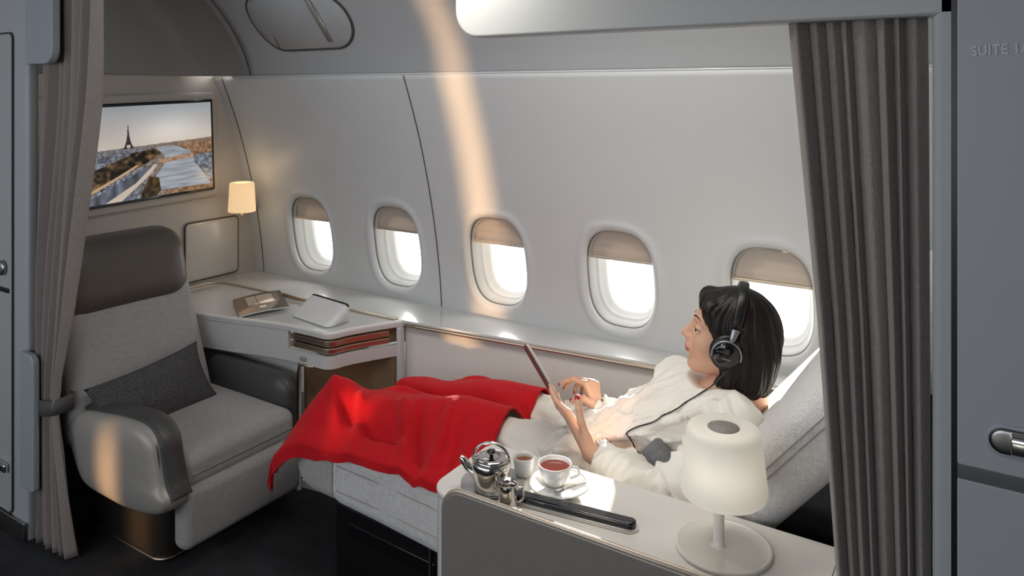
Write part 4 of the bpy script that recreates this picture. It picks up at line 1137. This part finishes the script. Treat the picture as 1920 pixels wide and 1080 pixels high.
for sgn in (1, -1):
    V, F = lathe_like_sphere((.0728, .0335 * sgn, .0068), .0122); mesh('eye', w_head(V), F, M['eye_white'], person)
    V, F = lathe_like_sphere((.0796, .0360 * sgn, .0060), .0062); mesh('iris', w_head(V), F, M['iris'], person)
    br = smooth_path([(.0945, .012 * sgn, .0335), (.0925, .022 * sgn, .0375), (.0835, .036 * sgn, .0385), (.0715, .049 * sgn, .033)], 6)
    br = hsurf(br, .0002); V, F = tube(br, np.interp(np.linspace(0, 1, len(br)), [0, .3, 1], [.0019, .0021, .0007]), 8); mesh('eyebrow', w_head(V), F, M['brow'], person)
    la = hsurf(smooth_path([(.0868, .0265 * sgn, .0108), (.0862, .033 * sgn, .0118), (.0820, .043 * sgn, .0108), (.0735, .0500 * sgn, .0070)], 6), .0008)
    V, F = tube(la, .0009, 6); mesh('eyelash', w_head(V), F, M['brow'], person)

# hair: chin-length bob
def hair_sdf(P):
    A = P.copy()
    ang = np.arctan2(A[:, 1], A[:, 0] + .02)
    d = ell(A, (-.016, 0, .030), (.104, .088, .096))
    d = smin(d, ell(A, (-.052, 0, -.045), (.072, .088, .088)), .05)
    d = smin(d, cap_(A, (-.010, .074, -.02), (-.012, .078, -.100), .022, .016), .03)
    d = smin(d, cap_(A, (-.010, -.074, -.02), (-.012, -.078, -.100), .022, .016), .03)
    d = smin(d, cap_(A, (-.060, .040, -.10), (-.060, -.040, -.10), .042, .042), .04)
    d = smin(d, cap_(A, (.005, .072, -.098), (.024, .060, -.108), .012, .004), .015)      # little flick at the jaw
    # swept fringe to the near side
    d = smin(d, cap_(A, (.066, -.020, .088), (.058, .050, .074), .018, .014), .03)
    d = smin(d, cap_(A, (.052, .056, .066), (.024, .074, .010), .012, .011), .02)
    # cut away the face
    face = ell(A, (.118, .0, -.042), (.100, .125, .114))
    d = smax(d, -face, .008)
    inner = ell(A, (.055, 0, -.105), (.075, .060, .075)); d = smax(d, -inner, .01)
    # ends: cut at the bottom, and strands
    d = smax(d, -(A[:, 2] + .132 + .10 * np.clip(A[:, 0] + .02, -1, 1)), .02)
    g = .0011 * np.sin(ang * 44 + 5 * np.sin(A[:, 2] * 26)) + .0007 * np.sin(ang * 97 + A[:, 2] * 30) + .0022 * np.sin(ang * 17 + A[:, 2] * 14)
    part = np.exp(-((A[:, 1] + .022) / .004) ** 2) * (A[:, 2] > .08) * .003
    return d + g * np.clip((.13 - A[:, 2]) * 12, 0, 1) + part
Vr, Fr = nets(hair_sdf, (-.15, -.12, -.16), (.13, .12, .15), .0022)
mesh('hair', w_head(Vr), Fr, M['hair'], person)

# clothes
def folds(P, k=1.0):
    x, y, z_ = P[:, 0], P[:, 1], P[:, 2]
    a = np.sin(34 * (x * .8 + z_ * 1.0) + 3 * np.sin(9 * y) + 2 * np.sin(7 * x)) * .5 + .5
    b = np.sin(52 * (y * .9 - x * .5 + z_ * .4) + 4 * np.sin(8 * z_ + 3 * x)) * .5 + .5
    c_ = np.sin(21 * (z_ * 1.3 - x * .6) + 2.5 * np.sin(11 * y + 4 * x)) * .5 + .5
    return k * (.0095 * a ** 2.6 + .008 * b ** 3 + .009 * c_ ** 1.6 - .006 + .003 * np.sin(90 * (x * .5 + y * .8) + 6 * np.sin(14 * z_ + 5 * y)))
def blouse_folds(P):
    def drape(p0, p1, w_, amp_, bend=0.):
        p0 = np.array(p0, np.float32); p1 = np.array(p1, np.float32); ba = p1 - p0
        t = ((P - p0) @ ba) / float(ba @ ba); tc_2 = np.clip(t, 0, 1)
        q = P - p0 - tc_2[:, None] * ba; q[:, 2] += bend * np.sin(tc_2 * math.pi)
        return amp_ * np.exp(-(np.linalg.norm(q, axis=1) / w_) ** 2)
    g = 0
    for p0, p1, w_, am, be in FOLDS: g = g + drape(p0, p1, w_, am, be)
    return -g
FOLDS = []
_r = np.random.RandomState(12)
for k in range(9):      # folds falling from the shoulders across the chest to the waist
    t_ = k / 8
    p0 = np.array([-.53 - .22 * t_, 1.74 + .28 * t_, .81 - .05 * t_]); p1 = np.array([-.86 - .06 * t_, 1.76 + .22 * t_, .63 + .01 * math.sin(k * 2)])
    FOLDS.append((p0, p1, .013 + .006 * _r.rand(), .015 + .008 * _r.rand(), .015 * _r.uniform(-1, 1)))
for k in range(7):      # folds gathered at the waist
    t_ = k / 6
    p0 = np.array([-.74, 1.72 + .25 * t_, .66 + .03 * math.sin(3 * t_)]); p1 = np.array([-.98, 1.75 + .24 * t_, .60])
    FOLDS.append((p0 + _r.uniform(-.02, .02, 3), p1 + _r.uniform(-.02, .02, 3), .012, .015, .01))
for k in range(6):      # sleeve creases round the near arm
    t_ = (k + .5) / 6
    p = np.array(SH_N) * (1 - t_) + np.array(EL_N) * t_
    FOLDS.append((p + (-.06, -.02, .03), p + (.05, -.05, -.035), .011, .015, .0))
for k in range(5):
    t_ = (k + .5) / 5
    p = np.array(SH_F) * (1 - t_) + np.array(EL_F) * t_
    FOLDS.append((p + (-.06, -.03, .05), p + (.03, -.06, .02), .011, .015, .0))
for k in range(4):
    t_ = .1 + .8 * k / 4
    p = np.array(EL_F) * (1 - t_) + np.array(WR_F) * t_
    FOLDS.append((p + (-.02, -.03, .05), p + (.05, .03, .04), .010, .010, .0))
def blouse_sdf(P):
    d = cap_(P, SH_N, SH_F, .058)
    d = smin(d, cap_(P, (-.60, 1.86, .715), (-.64, 1.94, .71), .095), .06)
    d = smin(d, cap_(P, (-.70, 1.830, .680), (-.765, 1.935, .665), .068), .05)
    d = smin(d, cap_(P, (-.66, 1.88, .675), (-.90, 1.905, .555), .115, .088), .06)
    d = smin(d, cap_(P, (-.94, 1.82, .533), (-.94, 2.00, .533), .088), .05)
    d = smin(d, cap_(P, (-1.00, 1.83, .522), (-1.00, 1.99, .522), .084), .03)
    # loose sleeves
    e1 = np.array(EL_N); w1 = np.array(WR_N); c1 = e1 + (w1 - e1) * .80
    sl = smin(cap_(P, SH_N, e1, .058, .054), cap_(P, e1, c1, .056, .050), .04)
    sl = smin(sl, cap_(P, e1 + (0, 0, -.012), e1 + (c1 - e1) * .6 + (0, 0, -.025), .056, .045), .03)
    sl = smax(sl, -cap_(P, e1 + (w1 - e1) * .70, w1 + (w1 - e1) * .4, .036, .056), .006)
    d = smin(d, sl, .03)
    e2 = np.array(EL_F); w2 = np.array(WR_F); c2 = e2 + (w2 - e2) * .90
    sl = smin(cap_(P, SH_F, e2, .058, .052), cap_(P, e2, c2, .052, .038), .04)
    sl = smax(sl, -cap_(P, e2 + (w2 - e2) * .84, w2 + (w2 - e2) * .4, .031, .040), .006)
    d = smin(d, sl, .025)
    d = d + folds(P, .45) + blouse_folds(P)
    # neckline
    d = smax(d, -ell(P, (-.578, 1.895, .838), (.082, .092, .050)), .01)
    return smax(d, -(P[:, 2] - .462), .01)
Vc, Fc = nets(blouse_sdf, (-1.13, 1.56, .44), (-.40, 2.26, .88), .0048)
from mathutils import noise as _ns
def seg_t(P, a, b):
    a = np.array(a); b = np.array(b); ba = b - a; t = (P - a) @ ba / (ba @ ba); L = np.linalg.norm(ba)
    q = P - a - np.clip(t, 0, 1)[:, None] * ba; return np.linalg.norm(q, axis=1), np.clip(t, -.2, 1.2) * L, q
def crease(V, F, arms, axis, amp_, fz=(5.5, 19.)):
    me = bpy.data.meshes.new('t'); me.from_pydata(V.tolist(), [], F.tolist()); me.update()
    nn = np.zeros(len(V) * 3, np.float32); me.vertices.foreach_get('normal', nn); N_ = nn.reshape(-1, 3); bpy.data.meshes.remove(me)
    ax = unit(axis); s1 = unit(np.cross(ax, (0, 0, 1))); s2 = np.cross(ax, s1)
    U = np.stack([V @ ax * fz[0], V @ s1 * fz[1], V @ s2 * fz[1]], 1)
    best = np.full(len(V), .085); UA = U.copy(); wA = np.zeros(len(V))
    for a, b in arms:
        d_, s_l, q = seg_t(V, a, b); k = d_ < best
        X_ = unit(np.array(b) - np.array(a)); e1_ = unit(np.cross(X_, (0, 0, 1))); e2_ = np.cross(X_, e1_)
        G = np.stack([s_l * 24 + (q @ e1_) * 9, (q @ e1_) * 7, (q @ e2_) * 7], 1)
        UA[k] = G[k]; wA[k] = np.clip((.085 - d_[k]) / .02, 0, 1); best[k] = d_[k]
    out = np.zeros(len(V))
    for i in range(len(V)):
        u = U[i]; w = wA[i]
        a = b = 0.
        if w < 1:
            q = Vector(u); wv = _ns.noise(q * .5) * 1.3; a = 1 - abs(_ns.noise(q + Vector((wv, wv * .6, 0)))) * 2.2
            a = max(a, 0) ** 2.4 + .35 * max(0, 1 - abs(_ns.noise(q * 2.1 + Vector((7, wv, 3)))) * 2.4) ** 2
        if w > 0:
            q = Vector(UA[i]); wv = _ns.noise(q * .6) * .9; b = max(0, 1 - abs(_ns.noise(q + Vector((wv, 3, wv)))) * 2.2) ** 2.2
        out[i] = (1 - w) * a + w * b
    out *= np.clip(np.linalg.norm(V - np.array([-.578, 1.895, .80]), axis=1) / .10 - .6, .15, 1)
    return V + N_ * (out * amp_ - amp_ * .3)[:, None]
Vc = crease(Vc, Fc, [(SH_N, EL_N), (EL_N, WR_N), (SH_F, EL_F), (EL_F, WR_F)], (-.80, -.12, -.50), .0125)
blo = mesh('blouse', Vc, Fc, M['cream'], person)
def trouser_sdf(P):
    d = cap_(P, (-.94, 1.83, .535), (-.94, 1.985, .535), .080)
    d = smin(d, limb(P, ((-.94, 1.83, .535), .080), (KN_N, .062), (AN_N, .046)), .02)
    d = smin(d, limb(P, ((-.94, 1.985, .535), .080), (KN_F, .062), (AN_F, .046)), .02)
    return smax(d + folds(P, .7), -(P[:, 2] - .458), .008)
Vt, Ft = nets(trouser_sdf, (-1.82, 1.70, .44), (-.83, 2.12, .67), .007)
Vt = crease(Vt, Ft, [], (-.3, 1, 0), .006, (4., 11.))
mesh('trousers', Vt, Ft, M['cream_trousers'], person)

# blanket over the legs
def gb_(v, c_, w_): return np.exp(-((v - c_) / w_) ** 2)
def blanket_pt(a, b):
    """a 0..1 foot -> lap, b 0..1 far -> near hem; returns xyz"""
    x0 = -1.895 + .045 * (1 - b) * 0
    x = x0 + a * .720
    y = 2.215 - b * .575
    return x, y
na, nb = 130, 170
A_, B_ = np.meshgrid(np.linspace(0, 1, na), np.linspace(0, 1, nb), indexing='ij')
X = -1.900 + A_ * .725 ; Yf = 2.205 - np.clip(B_ / .80, 0, 1) * (2.205 - 1.648)
yn = np.interp(X, [-1.86, -1.765, -1.36, -1.2], [1.775, 1.795, 1.845, 1.84]); yf_ = np.interp(X, [-1.9, -1.66, -1.34, -1.2], [2.02, 2.02, 2.035, 2.02])
def legh(y, yc, top_, wn, wf):
    d_ = y - yc; w_ = np.where(d_ < 0, wn, wf); return top_ * np.exp(-np.abs(d_ / w_) ** 2.2)
tn = np.interp(X, [-1.91, -1.86, -1.83, -1.79, -1.70, -1.55, -1.36, -1.2], [.120, .175, .182, .165, .118, .105, .158, .160])
tf = np.interp(X, [-1.90, -1.76, -1.70, -1.66, -1.55, -1.34, -1.2], [.02, .07, .105, .11, .085, .145, .155])
for _ in range(5):
    tn[1:-1] = (tn[:-2] + tn[2:]) / 2; tf[1:-1] = (tf[:-2] + tf[2:]) / 2
bedz = np.interp(X, [-1.93, -1.83, -1.72, -1.55], [.385, .405, .432, .458])
hN = legh(Yf, yn, tn, .115, .10); hF = legh(Yf, yf_, tf, .09, .10)
valley = np.exp(-((Yf - (yn + yf_) / 2) / .08) ** 2) * np.minimum(tn, tf) * .55
Z = bedz + np.maximum.reduce([hN, hF, valley]) * .95 + .010
for _ in range(4): Z[1:-1, 1:-1] = (Z[:-2, 1:-1] + Z[2:, 1:-1] + Z[1:-1, :-2] + Z[1:-1, 2:]) / 4
Z = np.array(Z)
bv1 = BVHTree.FromPolygons([Vector(v) for v in Vt], [tuple(int(i) for i in f) for f in Ft])
bv2 = BVHTree.FromPolygons([Vector(v) for v in Vb], [tuple(int(i) for i in f) for f in Fb])
bv3 = BVHTree.FromPolygons([Vector(v) for v in Vc], [tuple(int(i) for i in f) for f in Fc])
top_ = np.zeros_like(Z)
for i in range(na):
    for j in range(nb):
        for bv in (bv1, bv2, bv3):
            h_ = bv.ray_cast(Vector((X[i, j], Yf[i, j], .80)), Vector((0, 0, -1)), .40)
            if h_[0] is not None: top_[i, j] = max(top_[i, j], h_[0].z + .009)
for _ in range(6):                                   # widen, then drape smoothly
    top_[1:-1, 1:-1] = np.maximum.reduce([top_[1:-1, 1:-1], top_[:-2, 1:-1], top_[2:, 1:-1], top_[1:-1, :-2], top_[1:-1, 2:]])
Z = np.maximum(Z, top_)
for _ in range(26): Z[1:-1, 1:-1] = (Z[:-2, 1:-1] + Z[2:, 1:-1] + Z[1:-1, :-2] + Z[1:-1, 2:]) / 4
# near overhang
ov = np.clip((B_ - .80) / .20, 0, 1); drop = np.interp(X, [-1.93, -1.80, -1.6, -1.4, -1.24], [.075, .060, .035, .03, .035])
Yv = Yf - .020 * np.sin(np.clip(ov * 2, 0, 1) * math.pi / 2) - .004 * ov
Z = Z - drop * ov ** 1.4
# foot overhang
fo = np.clip((.10 - A_) / .10, 0, 1)
nearw = np.clip((B_ - .50) / .40, 0, 1)
X = X - fo * (.020 + .040 * nearw); Z = Z - (fo ** 1.5) * (.045 + .02 * nearw)
# folds
def ridge(x1, y1, x2, y2, w_, amp_):
    global Z
    dx, dy = x2 - x1, y2 - y1; L2 = dx * dx + dy * dy
    t = np.clip(((X - x1) * dx + (Yf - y1) * dy) / L2, 0, 1); dd_ = np.hypot(X - x1 - t * dx, Yf - y1 - t * dy)
    Z = Z + 2.5 * amp_ * np.exp(-(dd_ / w_) ** 2) * np.sin(np.clip(t, .02, .98) * math.pi) ** .5
ridge(-1.84, 1.78, -1.70, 1.655, .020, .012); ridge(-1.80, 1.74, -1.55, 1.70, .018, -.014); ridge(-1.72, 1.79, -1.62, 1.66, .016, .012)
ridge(-1.55, 1.80, -1.42, 1.655, .018, .016); ridge(-1.48, 1.80, -1.36, 1.655, .014, -.016); ridge(-1.36, 1.80, -1.33, 1.66, .018, .012)
ridge(-1.62, 1.72, -1.44, 1.70, .014, -.012); ridge(-1.74, 1.86, -1.50, 1.90, .018, .010); ridge(-1.66, 1.93, -1.40, 1.93, .016, -.012)
ridge(-1.30, 1.78, -1.26, 1.66, .012, -.008); ridge(-1.52, 2.06, -1.36, 2.16, .02, .012)
Yv = Yv + .004 * np.sin(X * 34) * ov
Pb = np.stack([X, Yv, Z], -1)
bl = mesh('blanket', *grid(Pb), M['red']); solid(bl, .005, 0)
tag(bl, 'bright red wool blanket with fringe draped over the legs', 'blanket')
# fringe along the foot hem
fr_parts = []
for j in range(6, nb, 2):
    p = Pb[0, j]; b_ = j / (nb - 1)
    if .12 < b_ < .34: continue
    Lf = random.uniform(.040, .055) if b_ < .6 else random.uniform(.05, .075)
    for s2 in range(2):
        q = p + np.array([random.uniform(-.004, .002), random.uniform(-.004, .004), 0])
        pts = [q, q + (-.006 + random.uniform(-.003, .003), random.uniform(-.003, .003), -Lf * .45), q + (-.008 + random.uniform(-.007, .005), random.uniform(-.006, .006), -Lf)]
        fr_parts.append(tube(smooth_path(pts, 3), .0017, 5))
fo_ = mesh('fringe', *join(*fr_parts), M['red'], None); fo_.parent = bl; fo_['kind'] = 'stuff'

# tablet
tb_ = thing('tablet', (-.93, 1.78, .67), 'slim tablet in a grey case held up by the reclining woman', 'tablet')
Lx = unit((-.136, 0, .173)); Wx = np.array([-.42, .86, -.30]); Wx = Wx - Lx * Wx.dot(Lx); Wx = unit(Wx)
Nx = np.cross(Wx, Lx); Nx = unit(Nx)
if Nx[0] < 0: Nx = -Nx
tw_ = np.array(Matrix.Rotation(R(7), 3, Vector(Lx))); Wx = tw_ @ Wx; Nx = tw_ @ Nx
rt_ = np.stack([Wx, Lx, Nx], 1)
if np.linalg.det(rt_) < 0: rt_ = np.stack([-Wx, Lx, Nx], 1)
c_ = np.array([-.965, 1.822, .640]) + DN + Lx * .112 + Wx * .075
mesh('shell', *rbox(c_, (.158, .232, .008), (.008, .008, .003), 4, rotm=rt_), M['gold_soft'], tb_)
mesh('cover', *rbox(c_ - Nx * .0065, (.160, .234, .004), (.008, .008, .0015), 4, rotm=rt_), mat('case_red_reflection', (.16, .05, .045), .5), tb_)  # red reflection of the blanket put into the cover colour
mesh('display', *rbox(c_ + Nx * .0042, (.145, .205, .0012), (.004, .004, .0005), 3, rotm=rt_), mat('display_pale', (.1, .1, .1), .1, emit=((.9, .92, 1), .5)), tb_)

# headphones
hp_ = thing('headphones', tuple(HC + HR @ np.array([0, 0, .1])), 'black over-ear headphones with silver yokes worn by the woman', 'headphones')
arc_ = []
for t in np.linspace(R(-8), R(188), 40):
    arc_.append((-.018 + .010 * (1 - math.sin(t)), .096 * math.cos(t), .022 + .112 * math.sin(t)))
arc_ = np.array(arc_)
def strap(pts, wx, th, m, name):
    secs = []
    for i, p in enumerate(pts):
        t_ = pts[min(i + 1, len(pts) - 1)] - pts[max(i - 1, 0)]; t_ /= np.linalg.norm(t_); x_ = np.array([1., 0, 0]); n_ = np.cross(t_, x_); n_ /= np.linalg.norm(n_)
        a = np.linspace(0, 2 * math.pi, 16, endpoint=False); c2 = np.cos(a); s2 = np.sin(a)
        w2 = wx if np.isscalar(wx) else wx[i]
        secs.append(p + (np.sign(c2) * np.abs(c2) ** .7)[:, None] * x_ * w2 + (np.sign(s2) * np.abs(s2) ** .7)[:, None] * n_ * th)
    V, F = loft(secs); return mesh(name, w_head(V), F, m, hp_)
strap(arc_[5:-5], .0125, .0055, M['black'], 'headband')
for sgn in (1, -1):
    yk = smooth_path([(-.010, .096 * sgn, .048), (-.006, .100 * sgn, .030), (-.004, .104 * sgn, .020)], 5)
    strap(yk, np.linspace(.010, .005, len(yk)), .0035, M['silver'], 'yoke')
    rg = [(.004 + .0345 * math.cos(t), (.103 - .004 * math.sin(t) * 0) * sgn, -.016 + .0345 * math.sin(t)) for t in np.linspace(R(-15), R(195), 30)]
    V, F = tube(np.array(rg), .0026, 8); mesh('yoke_ring', w_head(V), F, M['silver'], hp_)
    V, F = lathe([(0.001, .013), (.026, .012), (.031, .009), (.032, .002), (.031, -.006)], (0, 0, 0), 44, caps=True)
    rm2 = rot('X', -90 * sgn); V = V @ rm2.T + np.array([.004, .095 * sgn, -.016]); mesh('earcup', w_head(V), F, M['black_gloss'], hp_)
    tt = [(.004 + .030 * math.cos(t), .084 * sgn, -.016 + .034 * math.sin(t)) for t in np.linspace(0, 2 * math.pi, 36, endpoint=False)]
    V, F = tube(np.array(tt), .0115, 14, closed=True); mesh('ear_pad', w_head(V), F, M['black'], hp_)
V, F = rbox((.003, .1082, -.024), (.020, .0006, .0022), .0002, 2); mesh('emblem', w_head(V), F, M['silver'], hp_)

# cable: from the ear cup down over the blouse
bvh = BVHTree.FromPolygons([Vector(v) for v in Vc], [tuple(int(i) for i in f) for f in Fc])
start = w_head(np.array([[-.010, .094, -.050]]))[0]
ctrl = [start, (-.555, 1.80, .845), (-.580, 1.80, .815), (-.625, 1.775, .775), (-.665, 1.76, .735), (-.700, 1.755, .715), (-.735, 1.755, .70), (-.760, 1.765, .665), (-.762, 1.760, .645)]
path = smooth_path(ctrl, 8); out = []
_od = Vector((-.45, -.62, .64)).normalized()          # away from the chest
def lift(p, first):
    loc, no, _, _ = bvh.ray_cast(Vector(p) + _od * .16, -_od, .30)
    if loc is None: return np.array(p)
    q = np.array(loc) + np.array(_od) * .0035
    if np.linalg.norm(q - np.array(p)) > .07: return np.array(p)
    return q if (first or (q - np.array(p)).dot(np.array(_od)) > 0) else np.array(p)
out = np.array([lift(p, True) if i > 14 else p for i, p in enumerate(path)])
for _ in range(8):
    out[1:-1] = (out[:-2] + out[2:] + 2 * out[1:-1]) / 4
    out = np.array([lift(p, False) if i > 14 else p for i, p in enumerate(out)])
cb_ = mesh('headphone_cable', *tube(out, .0019, 8), M['black_gloss']); tag(cb_, 'thin black headphone cable running down the cream blouse', 'cable')

sp2 = thing('small_pillow', (-.69, 1.74, .6), 'small grey tweed cushion tucked beside the woman\'s elbow', 'pillow')
mesh('cover', *rbox((-.700, 1.728, .635), (.125, .045, .065), .014, 5, rotm=rot('Y', -48)), M['tweed_light'], sp2)
